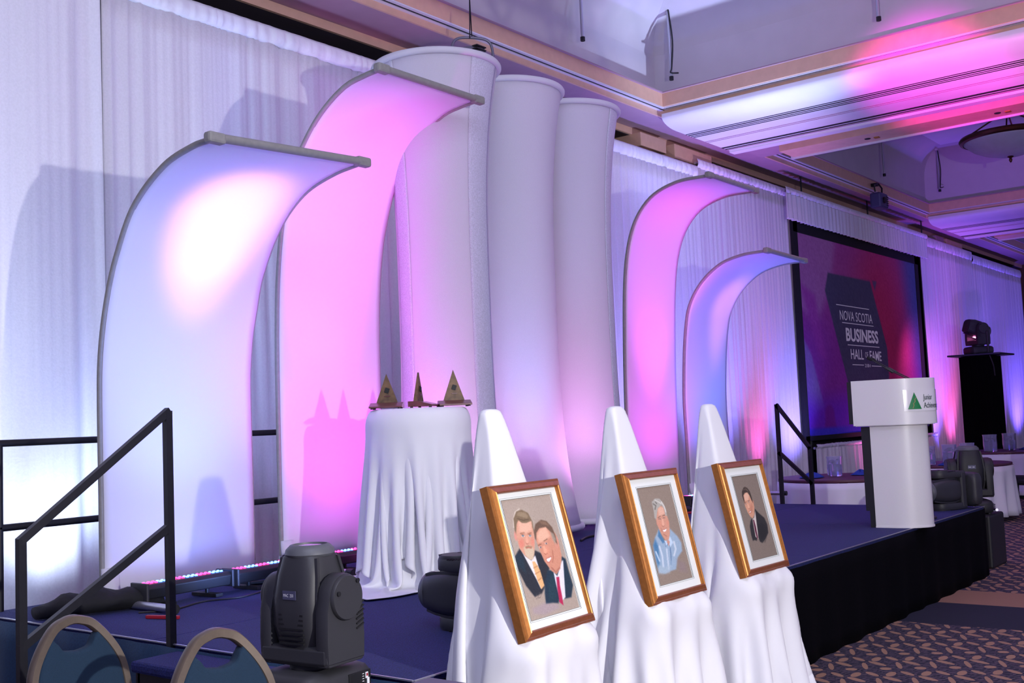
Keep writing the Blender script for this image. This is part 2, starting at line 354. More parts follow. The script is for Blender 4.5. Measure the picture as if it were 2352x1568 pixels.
# cross beams running towards the audience
def cross(x0, x1, y1, n0, west=True):
    L_ = []
    def yb(a, b_, z0, z1, m, yy=y1, yo=-7.9):
        g = MB(); g.b2((a, yo, z0), (b_, yy, z1)); o = struct(g.build('trim_%d' % (n0+len(L_)), m)); L_.append(o); return o
    yb(x0-.02, x0+.25, 5.75, 5.93, peach_m, 7.225)
    yb(x0-.05, x0+.2, 5.93, 5.945, mauve_m, 7.20)
    yb(x0+.0, x0+.035, 5.735, 5.75, slotw_m, 7.225); yb(x0+.035, x0+.065, 5.742, 5.75, slot_m, 7.225); yb(x0+.065, x0+.12, 5.735, 5.75, slotw_m, 7.225)
    yb(x0+.12, x0+.3, 5.665, 5.75, peach_m, 7.345)
    # dropped beam with a moulded near edge
    g = MB(); xe = x1-1.0
    pf = [(x0+.02, 5.665), (x0+.02, 5.62)]+[(x0+.02+.38*(1-math.cos(a)), 5.62-.12*math.sin(a)) for a in np.linspace(.15, PI/2, 7)]+[(xe, 5.5), (xe, 5.665)]
    g.prism(pf, -7.9, 7.27, 'y'); L_.append(struct(g.build('trim_%d' % (n0+len(L_)), beam_m, smooth=True)))
    for a, b_ in ((.62, .64), (.67, .70), (.73, .75), (.78, .80), (1.03, 1.05), (1.08, 1.095)):
        q = x0+a*(xe-x0)/1.4*.9-.2; yb(q, q+(b_-a)*1.2, 5.496, 5.5005, slot_m if a < 1 else mauve_m, 7.27)
    yb(xe-.42, xe-.36, 5.494, 5.5005, slot_m, 7.27); yb(xe-.30, xe-.27, 5.494, 5.5005, slot_m, 7.27); yb(xe-.24, xe-.20, 5.496, 5.5005, mauve_m, 7.27)
    yb(xe-.16, xe, 5.47, 5.5, beam_m, 7.27)
    yb(xe, x1+.1, 5.62, 5.75, mauve_m, 7.345)
    yb(x1-.52, x1+.0, 5.50, 5.62, peach_m, 6.76)     # the boxed band with sprinklers
    yb(x1-.01, x1+.015, 5.47, 5.55, slotw_m, 6.8)
    yb(x1-.1, x1+.05, 5.7, 5.93, peach_m, 7.225)
    # plaster over the beam
    yb(x0+.25, x1, 5.75, 5.95, mauve_m, 7.4)
cross(12.75, 15.9, 7.3, 10)
cross(24.1, 27.9, 7.3, 40)
# bracket blocks over the drapes
for i, (a, b_, z0) in enumerate(((13.05, 13.75, 5.38), (14.0, 15.15, 5.36), (26.3, 26.9, 5.30), (27.1, 28.4, 5.33))):
    g = MB(); g.b2((a, 7.78, z0), (b_, 8.5, 5.58)); g.b2((a+.05, 7.84, z0-.1), (b_-.3, 8.5, z0)); struct(g.build('trim_%d' % (80+i), peach_m if i != 2 else mauve_m, bevel=.01))
# cut slab: fill around the coffers
for p, q in (((-4, -8, 5.95), (2, 8.5, 6.1)), ((2, 7.5, 5.75), (35, 8.5, 5.9)), ((34.6, -8, 5.95), (35.2, 8.5, 6.1)), ((-4, -8, 5.95), (35, -6.1, 6.1))):
    g = MB(); g.b2(p, q); struct(g.build('ceiling', mauve_m))

# ------------------------------------------------------------ drapes
def drape(x0, x1, y, z0, z1, label, folds, amp, seed, header=.17, m=drape_m, tilt=0, lean=0, group=None, hm=satin_m):
    rs = np.random.RandomState(seed)
    nx = int(max(40, (x1-x0)/.022)); nz = 26
    u = np.linspace(0, 1, nx); z = np.concatenate([np.linspace(z0, z1-header, nz)])
    L = x1-x0
    ph = 2*PI*folds*(u+.35/folds*np.sin(2*PI*u*2.3+seed)+.2/folds*np.sin(2*PI*u*5.1+2*seed))
    prof = np.sin(ph)+.35*np.sin(2.1*ph+1)+.25*np.sin(.45*ph+seed)
    fine = np.sin(u*L*95+3*np.sin(u*L*7+seed))*.004
    P = np.zeros((nz, nx, 3))
    am_u = .55+.45*np.sin(2*PI*u*1.4+seed*1.7)
    for j, zz in enumerate(z):
        t = (zz-z0)/(z1-z0); k = amp*(1-.55*t)*(.4+.6*am_u)
        shift = .05*math.sin(3*t+seed)
        pr = np.interp(np.clip(u+shift/folds*np.sin(PI*u), 0, 1), u, prof)
        P[j, :, 0] = x0+L*u; P[j, :, 1] = y+k*pr+fine*(.3+t)+lean*(1-t)*u; P[j, :, 2] = zz+tilt*(u-.5)
    o = thing('drape', label, 'curtain', ((x0+x1)/2, y, z0), group='white drapes along the back wall')
    b = MB(); b.grid(P); b.build('curtain_cloth', m, o, smooth='all', solid=.004)
    if header:
        hz = 7; Q = np.zeros((hz, nx, 3)); r = np.random.RandomState(seed+9)
        ga = np.interp(u*L, np.arange(0, L+.2, .035), r.uniform(-1, 1, len(np.arange(0, L+.2, .035))))
        for j in range(hz):
            t = j/(hz-1); Q[j, :, 0] = x0+L*u; Q[j, :, 2] = z1-header*(1-t)+tilt*(u-.5)+.006*ga*(t > .9)
            Q[j, :, 1] = P[-1, :, 1]*(1-min(1, t*3))+(y-.012)*min(1, t*3)-.018*math.sin(PI*t)+.016*ga*(.5+.5*math.sin(PI*t))
        b = MB(); b.grid(Q); b.build('gathered_header', hm, o, smooth='all', solid=.004)
        b = MB(); b.tube([(x0, y+.03, z1-.06), (x1, y+.03, z1-.06)], .022, 8); b.build('top_rail', alu_m, o)
    return o
drape(0.6, 4.60, 7.6, .0, 5.42, 'tall white drape at far left, broad loose folds, left of the dark seam', 11, .075, 3, header=.2)
drape(4.68, 7.85, 7.7, .0, 5.30, 'white drape behind the two left curved panels, nearly flat below a satin header', 12, .035, 5)
drape(7.85, 11.0, 7.72, .0, 5.27, 'white drape hidden mostly behind the three fabric columns', 15, .05, 8)
drape(11.0, 14.5, 7.7, .0, 5.30, 'white gathered drape between the right column and the tall pink panel', 24, .05, 11)
drape(14.5, 17.85, 7.7, .0, 5.42, 'white drape with a pink floor light streak just left of the projection screen', 26, .05, 14, header=.14)
drape(24.75, 28.9, 7.72, .0, 5.42, 'purple-lit drape just right of the projection screen behind the lamp tower', 24, .06, 17, header=.22)
drape(28.9, 33.7, 7.7, .0, 5.35, 'purple-lit drape at the far right end of the back wall', 26, .06, 19, header=.22)
# valance over and skirt under the screen
va = drape(17.25, 24.7, 7.52, 4.82, 5.37, 'short pleated white valance hanging over the top of the screen', 44, .035, 23, header=.1, group=None, hm=drape_m)
b = MB()
for x in (18, 21.2, 24.5): b.tube([(x, 7.55, 5.30), (x, 7.55, 5.665)], .015, 8)
b.build('hanger', blacks_m, va, kind='stuff')
drape(17.95, 24.6, 7.56, .0, .98, 'low gathered white skirt below the projection screen, lit pink', 34, .05, 29, header=.07)
# pole seen in the seam
b = MB(); b.tube([(4.64, 7.66, 0), (4.64, 7.66, 5.42)], .022, 10); b.box((4.64, 7.66, .01), (.06, .1, .02)); tag(origin(b.build('drape_pole', blacks_m, smooth=True), (4.64, 7.66, 0)), 'dark upright pole in the seam beside the far left drape', 'pole')

# ------------------------------------------------------------ raster painter (2D colours laid on a real flat sheet)
def smoothstep(x): x = np.clip(x, 0, 1); return x*x*(3-2*x)
def poly_mask(poly, U, V, soft):
    poly = np.array(poly, float); n_ = len(poly); inside = np.zeros(U.shape, bool); dist = np.full(U.shape, 1e9)
    for i in range(n_):
        x1, y1 = poly[i]; x2, y2 = poly[(i+1) % n_]
        cnd = ((y1 > V) != (y2 > V)); xi = (x2-x1)*(V-y1)/((y2-y1) if abs(y2-y1) > 1e-9 else 1e-9)+x1
        inside ^= cnd & (U < xi)
        dx, dy = x2-x1, y2-y1; L2 = dx*dx+dy*dy+1e-12
        t = np.clip(((U-x1)*dx+(V-y1)*dy)/L2, 0, 1); dist = np.minimum(dist, np.hypot(U-x1-t*dx, V-y1-t*dy))
    sd = np.where(inside, dist, -dist); return smoothstep(.5+sd/(2*soft))
def stroke_mask(pts, U, V, wd, soft):
    dist = np.full(U.shape, 1e9)
    for (x1, y1), (x2, y2) in zip(pts[:-1], pts[1:]):
        dx, dy = x2-x1, y2-y1; L2 = dx*dx+dy*dy+1e-12
        t = np.clip(((U-x1)*dx+(V-y1)*dy)/L2, 0, 1); dist = np.minimum(dist, np.hypot(U-x1-t*dx, V-y1-t*dy))
    return smoothstep(.5+(wd-dist)/(2*soft))
def ell_mask(cx, cy, rx, ry, U, V, soft, ang=0):
    c_, s_ = math.cos(ang), math.sin(ang); a = ((U-cx)*c_+(V-cy)*s_)/rx; b = (-(U-cx)*s_+(V-cy)*c_)/ry
    return smoothstep(.5+(1-np.hypot(a, b))*min(rx, ry)/(2*soft))
def homog(src):   # unit square (0,0),(1,0),(1,1),(0,1) -> src pixel quad
    A = []; bb = []
    for (u, v), (x, y) in zip(((0, 0), (1, 0), (1, 1), (0, 1)), src):
        A += [[u, v, 1, 0, 0, 0, -u*x, -v*x], [0, 0, 0, u, v, 1, -u*y, -v*y]]; bb += [x, y]
    h = np.append(np.linalg.solve(A, bb), 1).reshape(3, 3); return h
def painted_sheet(name, parent, quad, layers, base, P00, Ux, Vx, nu, nv, m, noise=.03, seed=1):
    u = np.linspace(0, 1, nu); v = np.linspace(0, 1, nv); UU, VV = np.meshgrid(u, v)
    if quad is not None:
        h = homog(quad); w_ = h[2, 0]*UU+h[2, 1]*VV+1; X = (h[0, 0]*UU+h[0, 1]*VV+h[0, 2])/w_; Y = (h[1, 0]*UU+h[1, 1]*VV+h[1, 2])/w_
    else: X, Y = UU, VV
    col = np.zeros((nv, nu, 3)); col[:] = base
    for L in layers:
        k = L[0]
        if k == 'p': msk = poly_mask(L[1], X, Y, L[3])
        elif k == 's': msk = stroke_mask(L[1], X, Y, L[4], L[3])
        elif k == 'e': msk = ell_mask(*L[1][:4], X, Y, L[3], L[1][4] if len(L[1]) > 4 else 0)
        a = L[5] if len(L) > 5 else 1.0
        col = col*(1-msk[..., None]*a)+np.array(L[2], float)*msk[..., None]*a
    if noise > .015:      # rub the pastel slightly
        K = col.copy(); K[1:-1, 1:-1] = (col[1:-1, 1:-1]*4+col[:-2, 1:-1]+col[2:, 1:-1]+col[1:-1, :-2]+col[1:-1, 2:])/8; col = K
    rs = np.random.RandomState(seed); nzv = rs.normal(0, noise*255, (nv, nu, 1)); col = np.clip(col+nzv, 0, 255)/255
    lc = np.where(col <= .04045, col/12.92, ((col+.055)/1.055)**2.4)
    P = np.array(P00)[None, None]+UU[..., None]*np.array(Ux)+VV[..., None]*np.array(Vx)
    b = MB(); b.grid(P); o = b.build(name, m, parent, world=False)
    ca = o.data.color_attributes.new('pigment', 'FLOAT_COLOR', 'POINT')
    ca.data.foreach_set('color', np.concatenate([lc, np.ones((nv, nu, 1))], 2).reshape(-1).astype(np.float32))
    return o

# ------------------------------------------------------------ projection screen
SX0, SX1, SZ0, SZ1, SY = 17.64, 24.2, 1.05, 4.86, 7.62
scr = thing('projection_screen', 'large framed projection screen showing a dark slanted badge on purple and crimson', 'screen', ((SX0+SX1)/2, SY, SZ0))
for p, q in (((SX0, SY-.03, SZ0), (SX0+.17, SY+.03, SZ1)), ((SX1-.2, SY-.03, SZ0), (SX1, SY+.03, SZ1)), ((SX0, SY-.03, SZ1-.2), (SX1, SY+.03, SZ1)), ((SX0, SY-.03, SZ0), (SX1, SY+.03, SZ0+.08))):
    b = MB(); b.b2(p, q); b.build('screen_frame', blackc_m, scr)
b = MB(); b.b2((SX0+.17, SY-.012, SZ0+.08), (SX1-.2, SY+.01, SZ1-.2)); b.build('screen_backing', blackc_m, scr)
for x in (SX0+.4, SX1-.4):
    b = MB(); b.tube([(x, SY+.06, 0), (x, SY+.06, SZ0+1.2)], .03, 8); b.box((x, SY+.06, .02), (.1, .12, .04)); b.build('leg', blacks_m, scr)
ix0, ix1, iz0, iz1 = SX0+.17, SX1-.2, SZ0+.08, SZ1-.2
def S(x, z): return ((x-ix0)/(ix1-ix0), (iz1-z)/(iz1-iz0))
lay = [
 ('p', [(-.1, -.1), (1.1, -.1), (1.1, .55), (.55, .5), (-.1, .3)], (98, 34, 96), .25),
 ('e', (.66, .42, .22, .5), (112, 16, 62), .16),
 ('p', [(-.1, -.1), (.30, -.1), (.22, .25), (.10, .45), (-.1, .30)], (104, 62, 118), .03, 0, .9),
 ('p', [(.0, .25), (.10, .30), (.16, .62), (.10, .60)], (96, 26, 110), .02, 0, .8),
 ('p', [(0, .52), (.05, .60), (.12, .86), (0, .92)], (84, 66, 126), .01, 0, .9),
 ('p', [(.86, -.1), (1.1, -.1), (1.1, 1.1), (.95, .6)], (44, 44, 104), .09),
 ('p', [(-.1, .86), (.3, .80), (1.1, .82), (1.1, 1.1), (-.1, 1.1)], (66, 10, 138), .08, 0, .85),
 ('e', (.155, .90, .035, .05), (72, 6, 104), .01), ('p', [(.12, .92), (.19, .92), (.2, .97), (.11, .97)], (72, 6, 104), .01),
 ('p', [(-.1, .965), (1.1, .965), (1.1, 1.1), (-.1, 1.1)], (34, 24, 140), .01),
 ('p', [S(19.094, 4.066), S(18.903, 3.721), S(19.697, 2.122), S(20.0, 1.55), S(21.5, 1.62), S(21.952, 2.18), S(21.941, 2.763), S(21.216, 4.072)], (40, 36, 66), .004),
 ('p', [S(21.337, 4.081), S(21.596, 4.087), S(21.461, 3.888)], (52, 34, 72), .004),
]
painted_sheet('projected_picture', scr, None, lay, (84, 20, 106), Vector((ix0, SY-.016, iz1))-Vector(scr.location), (ix1-ix0, 0, 0), (0, 0, -(iz1-iz0)), 180, 110, screen_m, .012, 3)
txt_m = mat('projected_lettering', (150, 142, 168), .8, var=.02, emit=(150, 142, 168), es=.2)
def scr_text(body, x0, x1, z0, z1, bold=0, name='lettering', sp=1.0):
    vs, fs = text_mesh(body, 1, 1, sp, bold=bold); a = np.array(vs); mn = a.min(0); mx = a.max(0)
    b = MB(); b.add([(x0+(p[0]-mn[0])/(mx[0]-mn[0])*(x1-x0), SY-.020, z0+(p[1]-mn[1])/(mx[1]-mn[1])*(z1-z0)) for p in vs], fs); b.build(name, txt_m, scr)
scr_text('NOVA SCOTIA', 19.53, 21.2, 3.22, 3.40); scr_text('BUSINESS', 19.77, 21.46, 2.83, 3.085, bold=.03)
scr_text('HALL', 19.95, 20.60, 2.50, 2.69, bold=.01); scr_text('OF', 20.69, 20.84, 2.54, 2.65); scr_text('FAME', 20.93, 21.57, 2.49, 2.68, bold=.01)
for k_, d_ in enumerate('2014'): scr_text(d_, 20.64+.078*k_+(.012 if d_ == '1' else 0), 20.70+.078*k_-(.012 if d_ == '1' else 0), 2.355, 2.42)
for a, b_, z in ((19.39, 21.05, 3.495), (19.62, 21.24, 3.172), (19.825, 21.487, 2.763), (20.0, 20.58, 2.395), (21.0, 21.63, 2.385)):
    b = MB(); b.b2((a, SY-.021, z-.007), (b_, SY-.019, z+.007)); b.each('divider_line', txt_m, scr)

# ------------------------------------------------------------ stage
SZ = .62
st = thing('stage', 'raised stage with navy carpet deck and black front skirt', 'stage', (6.7, 4.4, 0))
def deck(x0, x1, y0, y1, nm='deck_panel'):
    b = MB(); b.b2((x0+.002, y0+.002, SZ-.1), (x1-.002, y1-.002, SZ)); b.build(nm, navy_m, st, bevel=.004)
xs = [2.98, 4.87, 6.77, 8.66, 10.55]
for i in range(4):
    deck(xs[i], xs[i+1], 2.87, 4.55); deck(xs[i], xs[i+1], 4.55, 6.2)
deck(10.55, 11.65, 5.75, 6.35)
b = MB()     # edge trim strips
b.b2((2.972, 2.87, SZ-.004), (2.98, 6.2, SZ+.002)); b.b2((2.98, 2.862, SZ-.004), (10.55, 2.87, SZ+.001)); b.build('edge_trim', alu_m, st)
def pleat(pts, z0, z1, amp, per, out, m, nm, seed=1, belly=0):
    pts = [Vector(p) for p in pts]; P = []; rs = random.Random(seed); res = []
    for a, b_ in zip(pts[:-1], pts[1:]):
        L_ = (b_-a).length; n_ = max(6, int(L_/.04)); d = (b_-a).normalized(); nn = Vector((d.y, -d.x))*out
        for k in range(n_): s_ = L_*k/n_; res.append((a+d*s_, nn, s_))
    res.append((pts[-1], nn, 0)); G = np.zeros((7, len(res), 3))
    for j in range(7):
        t = j/6
        for i, (p, nn, s_) in enumerate(res):
            k = amp*(1-t*.8)*(math.sin(i*.04/per*2*PI+.6*math.sin(i*.13))+.3*math.sin(i*.31))+belly*math.sin(PI*min(1, 1.2*(1-t)))*.0
            G[j, i] = (p.x+nn.x*(k+amp+.004), p.y+nn.y*(k+amp+.004), z0+(z1-z0)*t)
    b = MB(); b.grid(G); return b.build(nm, m, st, smooth='all', solid=.003)
pleat([(2.98, 2.87), (10.55, 2.87), (10.55, 5.75)], .0, SZ-.02, .012, .42, 1, skirt_m, 'front_skirt')
pleat([(2.98, 6.2), (2.98, 2.87)], .0, SZ-.01, .02, .3, 1, teal_m, 'side_skirt')
b = MB()
for x in (3.1, 4.87, 6.77, 8.66, 10.4):
    for y in (3.0, 4.55, 6.1): b.tube([(x, y, 0), (x, y, SZ-.1)], .022, 8)
b.each('stage_leg', blacks_m, st)
# two carpeted steps off the left end of the stage
ld = thing('stage_steps', 'navy carpeted steps on a black steel frame off the left end of the stage', 'steps', (2.7, 3.6, 0))
for x0, x1, z in ((2.715, 2.965, .60), (2.445, 2.70, .33)):
    b = MB(); b.b2((x0, 2.75, z-.05), (x1, 4.31, z)); b.build('tread', navy_m, ld, bevel=.015)
    fr = MB()
    for y in (2.78, 4.27):
        fr.b2((x0+.015, y-.015, 0), (x0+.045, y+.015, z-.05)); fr.b2((x1-.045, y-.015, 0), (x1-.015, y+.015, z-.05))
        fr.b2((x0+.045, y-.015, z-.09), (x1-.045, y+.015, z-.05))
    fr.b2((x0+.015, 2.78, z-.09), (x0+.045, 4.27, z-.05)); fr.build('steel_frame', blacks_m, ld)
cs = thing('equipment_case', 'low grey-topped equipment case on the floor beside the big moving lamp', 'case', (2.75, 2.45, 0))
b = MB(); b.b2((2.42, 2.22, .04), (2.80, 2.62, .665)); b.build('case_body', blackp_m, cs, bevel=.012)
b = MB(); b.b2((2.41, 2.21, .665), (2.81, 2.63, .695)); b.build('lid', mat('grey_vinyl', (92, 88, 110), .6, var=.05), cs, bevel=.01)
b = MB()
for x in (2.48, 2.74):
    for y in (2.28, 2.62): b.lathe([(.03, -.02), (.03, .02)], 12, (x, y, .03), 'x')
b.each('caster', darkp_m, cs)

# handrails
def rail_thing(label, segs, r, loc, m=blacks_m, square=True, nm='handrail'):
    t = thing(nm, label, 'railing', loc)
    for n_, a, b_ in segs:
        a = Vector(a); b_ = Vector(b_); q = MB()
        if square:
            d = (b_-a); L_ = d.length; rot = d.to_track_quat('Z', 'Y').to_matrix(); q.box((a+b_)/2, (r*2, r*2, L_+r*1.2), rot)
        else: q.tube([a, b_], r, 12)
        q.build(n_, m, t, smooth=not square)
    return t
rail_thing('black square-tube stair handrail sloping down to the left end of the stage', [
 ('post', (2.975, 4.38, SZ-.3), (2.975, 4.38, 1.67)), ('post', (2.285, 4.40, 0), (2.285, 4.40, 1.155)),
 ('sloping_rail', (2.975, 4.38, 1.675), (2.285, 4.40, 1.16)), ('sloping_rail', (2.975, 4.38, 1.15), (2.285, 4.40, .73))], .0165, (2.63, 4.39, 0))
rail_thing('black tubular guard rail along the back edge of the stage behind the curved panels', [
 ('top_rail', (2.92, 6.17, 1.565), (10.5, 6.17, 1.565)), ('middle_rail', (3.05, 6.17, 1.085), (10.5, 6.17, 1.085)),
 ('post', (3.08, 6.17, SZ), (3.08, 6.17, 1.555)), ('post', (5.55, 6.17, SZ), (5.55, 6.17, 1.555)), ('post', (8.0, 6.17, SZ), (8.0, 6.17, 1.555)), ('post', (10.47, 6.17, SZ), (10.47, 6.17, 1.555))], .021, (6.8, 6.17, SZ), square=False, nm='guard_rail')
rail_thing('black square-tube stair handrail at the right end of the stage, before the screen', [
 ('post', (10.53, 4.83, SZ-.3), (10.53, 4.83, 1.63)), ('post', (10.53, 4.50, SZ-.3), (10.53, 4.50, 1.19)),
 ('sloping_rail', (10.53, 4.83, 1.63), (10.53, 4.50, 1.185)), ('sloping_rail', (10.53, 4.83, 1.14), (10.53, 4.50, .83))], .018, (10.53, 4.66, SZ-.3))

# ------------------------------------------------------------ curved fabric panels
def arch(label, xl, xr, yl, yr, prof_l, prof_r, base=SZ+.05):
    t = thing('curved_panel', label, 'stage panel', ((xl+xr)/2, (yl+yr)/2, SZ), group='curved fabric panels on the stage')
    nu, nt = 22, 70
    def curve(prof):     # arclength resample of smooth curve
        p = np.array(prof, float); s = np.r_[0, np.cumsum(np.hypot(*np.diff(p, axis=0).T))]; s /= s[-1]
        # catmull-rom
        q = []
        for tt in np.linspace(0, 1, nt):
            i = min(len(p)-2, max(0, np.searchsorted(s, tt)-1)); u = (tt-s[i])/(s[i+1]-s[i])
            p0 = p[max(0, i-1)]; p1 = p[i]; p2 = p[i+1]; p3 = p[min(len(p)-1, i+2)]
            l0 = max(1e-6, s[i]-s[max(0, i-1)]) if i > 0 else s[i+1]-s[i]; l1 = s[i+1]-s[i]; l2 = s[min(len(p)-1, i+2)]-s[i+1] if i+2 < len(p) else l1
            m1 = (p2-p0)/(l0+l1)*l1 if i > 0 else (p2-p1); m2 = (p3-p1)/(l1+l2)*l1 if i+2 < len(p) else (p2-p1)
            q.append((2*u**3-3*u**2+1)*p1+(u**3-2*u**2+u)*m1+(-2*u**3+3*u**2)*p2+(u**3-u**2)*m2)
        return np.array(q)
    cl, cr = curve(prof_l), curve(prof_r)
    A = np.stack([np.full(nt, xl), yl-cl[:, 0], cl[:, 1]], 1); B = np.stack([np.full(nt, xr), yr-cr[:, 0], cr[:, 1]], 1)
    G = np.zeros((nt, nu, 3)); 
    for i in range(nt):
        for k in range(nu):
            u = k/(nu-1); p = A[i]*(1-u)+B[i]*u
            s_ = i/(nt-1); p = p+np.array([0, .012*math.sin(PI*u)*math.sin(PI*s_), 0])
            G[i, k] = p
    b = MB(); b.grid(G); b.build('fabric', stretch_m, t, smooth='all', solid=.006)
    for E_ in (A, B):
        sd = -1 if E_ is A else 1
        b = MB(); b.tube([tuple(p+np.array([sd*.004, .018, 0])) for p in E_], .017, 10); b.build('side_tube', grey_m, t, smooth=True)
    b = MB(); b.tube([A[-1]+np.array([-.03, -.005, .004]), B[-1]+np.array([.03, -.005, .004])], .024, 12); b.build('top_bar', grey_m, t, smooth=True)
    for e in (A[-1], B[-1]):
        b = MB(); b.box(tuple(e+np.array([0, .0, .002])), (.11, .06, .06)); b.build('corner_sleeve', grey_m, t, bevel=.015)
    for E_, sd in ((A, -1), (B, 1)):
        e = E_[0]
        b = MB(); b.tube([(e[0], e[1]+.02, base+.06), (e[0], e[1]+.02, SZ+.035)], .022, 12); b.build('pole_end', alu_m, t, smooth=True)
        b = MB(); b.tube([(e[0], e[1]+.17, SZ+.028), (e[0], e[1]-.62, SZ+.028)], .022, 12); fo = b.build('foot_pipe', alu_m, t, smooth=True)
        b = MB(); b.tube([(e[0], e[1]-.62, SZ+.028), (e[0], e[1]-.675, SZ+.028)], .0265, 12); b.build('rubber_end_cap', darkp_m, fo, world=True, smooth=True)
        b = MB(); b.tube([(e[0], e[1]-.04, SZ+.028), (e[0], e[1]-.0, SZ+.028)], .0245, 12); b.tube([(e[0], e[1]+.09, SZ+.028), (e[0], e[1]+.07, SZ+.028)], .0245, 12); b.build('red_tape_band', red_m, fo, world=True, smooth=True)
    # gathered loose corner at the left foot with its cord loop
    b = MB(); rr = []
    for j, (dz, hw, dy) in enumerate(((.16, .05, .0), (.08, .055, -.01), (.02, .05, -.02), (-.02, .02, -.03))):
        rr.append([(xl+.03+hw*math.cos(a), yl+dy+.028*math.sin(a)+.004*math.sin(5*a), base+dz) for a in np.linspace(0, 2*PI, 17)[:-1]])
    b.loft(rr); b.build('gathered_corner', stretch_m, t, smooth='all')
    return t
LOW = [(0, SZ+.05), (0, 1.2), (0, 1.9), (.03, 2.15), (.10, 2.4), (.19, 2.60), (.37, 2.86), (.66, 3.04), (.93, 3.10), (1.10, 3.105)]
LOWR = [(0, SZ+.05), (0, 1.2), (0, 1.9), (.03, 2.17), (.08, 2.36), (.16, 2.6), (.36, 2.9), (.60, 3.08), (.88, 3.16), (1.13, 3.185)]
HIGH = [(0, SZ+.05), (0, 1.5), (.02, 2.4), (.08, 2.9), (.19, 3.25), (.30, 3.45), (.50, 3.66), (.75, 3.80), (.97, 3.835), (1.08, 3.84)]
arch('pale blue-lit low curved fabric panel, leftmost on the stage, nearest the stair handrail', 3.47, 4.62, 5.74, 5.86, LOW, LOWR)
arch('tall magenta-lit curved fabric panel left of the three columns', 4.87, 5.90, 5.86, 5.93, HIGH, [(a, z+.03) for a, z in HIGH])
HIGHB = [(0, SZ+.05), (0, 1.5), (.03, 2.4), (.09, 3.12), (.21, 3.52), (.42, 3.76), (.72, 3.865), (1.07, 3.87)]
arch('tall pink-lit curved fabric panel right of the three columns', 9.4, 10.43, 5.93, 5.95, HIGHB, HIGHB)
LOWB = [(0, SZ+.05), (0, 1.2), (.0, 1.85), (.09, 2.65), (.24, 2.94), (.50, 3.15), (.77, 3.225), (1.05, 3.235)]
arch('low curved fabric panel lit blue with a pink core, rightmost of the four', 10.49, 11.56, 5.86, 5.92, LOWB, LOWB)
# gaff-red braces lying by the left panel foot
b = MB(); b.box((3.36, 5.02, SZ+.010), (.022, .20, .018), Euler((0, 0, .35)).to_matrix()); tag(origin(b.build('red_strap', red_m, bevel=.004), (3.36, 5.02, SZ)), 'red strap lying on the stage carpet beside the left panel foot pipe', 'strap')

# ------------------------------------------------------------ flared fabric columns
grazing_m = mat('grazing_mesh_tone', (196, 194, 212), .9, bump=.8, bscale=120, var=.2)  # same column mesh, its grazing-view darkening put into the colour
def column(label, cx, cy, R, T, bands=()):
    t = thing('fabric_column', label, 'column', (cx, cy, SZ), group='three fabric columns')
    z0 = .69; prof = []
    for k in range(41):
        u = k/40; q = abs(2*u-1); prof.append((R*(.735+.265*q**3.2), z0+(T-z0)*u))
    b = MB(); b.lathe([(r, z) for r, z in prof], 72, (cx, cy, 0), cap=False); b.build('fabric_tube', column_m, t, smooth='all', solid=.004)
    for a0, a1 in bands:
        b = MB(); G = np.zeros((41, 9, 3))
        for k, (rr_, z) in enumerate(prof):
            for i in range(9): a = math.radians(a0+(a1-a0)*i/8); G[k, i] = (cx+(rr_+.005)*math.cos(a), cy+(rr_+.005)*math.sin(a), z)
        b.grid(G); b.build('grazing_band', grazing_m, t, smooth='all', solid=.002)
    for nm, z in (('top_ring', T), ('bottom_ring', z0)):
        b = MB(); b.tube([(cx+(R+.006)*math.cos(a), cy+(R+.006)*math.sin(a), z) for a in np.linspace(0, 2*PI, 65)[:-1]], .026, 10, closed=True); b.build(nm, stretch_m, t, smooth='all')
    b = MB(); b.tube([(cx, cy, SZ+.02), (cx, cy, T)], .022, 10); b.build('centre_pole', blacks_m, t)
    for a in (.4, 2.5, 4.6):
        b = MB(); b.tube([(cx, cy, SZ+.16), (cx+.3*math.cos(a), cy+.3*math.sin(a), SZ+.02), (cx+.42*math.cos(a), cy+.42*math.sin(a), SZ+.018)], .016, 8); b.build('leg', blacks_m, t)
    b = MB()
    for a in (0, PI/2, PI, 1.5*PI):
        for z in (T, z0): b.tube([(cx, cy, z), (cx+R*math.cos(a), cy+R*math.sin(a), z)], .009, 6)
    b.each('spoke', blacks_m, t)
    return t
COLS = [(6.20, 5.50, .475, 4.31), (7.22, 5.62, .475, 4.36), (8.17, 5.66, .475, 4.38)]
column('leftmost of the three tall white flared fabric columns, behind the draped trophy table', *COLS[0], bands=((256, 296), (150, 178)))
column('middle one of the three tall white flared fabric columns, blue glow on its left', *COLS[1])
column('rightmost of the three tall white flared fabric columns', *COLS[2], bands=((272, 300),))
for (cx, cy, R_, T_), c1, p in zip(COLS, ((1, .4, .75), (1, .45, .9), (1, .35, .8)), (110, 110, 110)):
    up((cx+.12, cy-.1, .8), (cx+.05, cy-.05, 4), p, c1, 100, 'column_glow', 1, .1)
up((6.62, 4.95, .8), (7.1, 5.3, 3.2), 55, (.3, .42, 1), 60, 'column_wash', 1)
up((7.62, 4.85, .8), (7.55, 5.3, 1.5), 26, (1, .3, .75), 70, 'column_wash', 1)

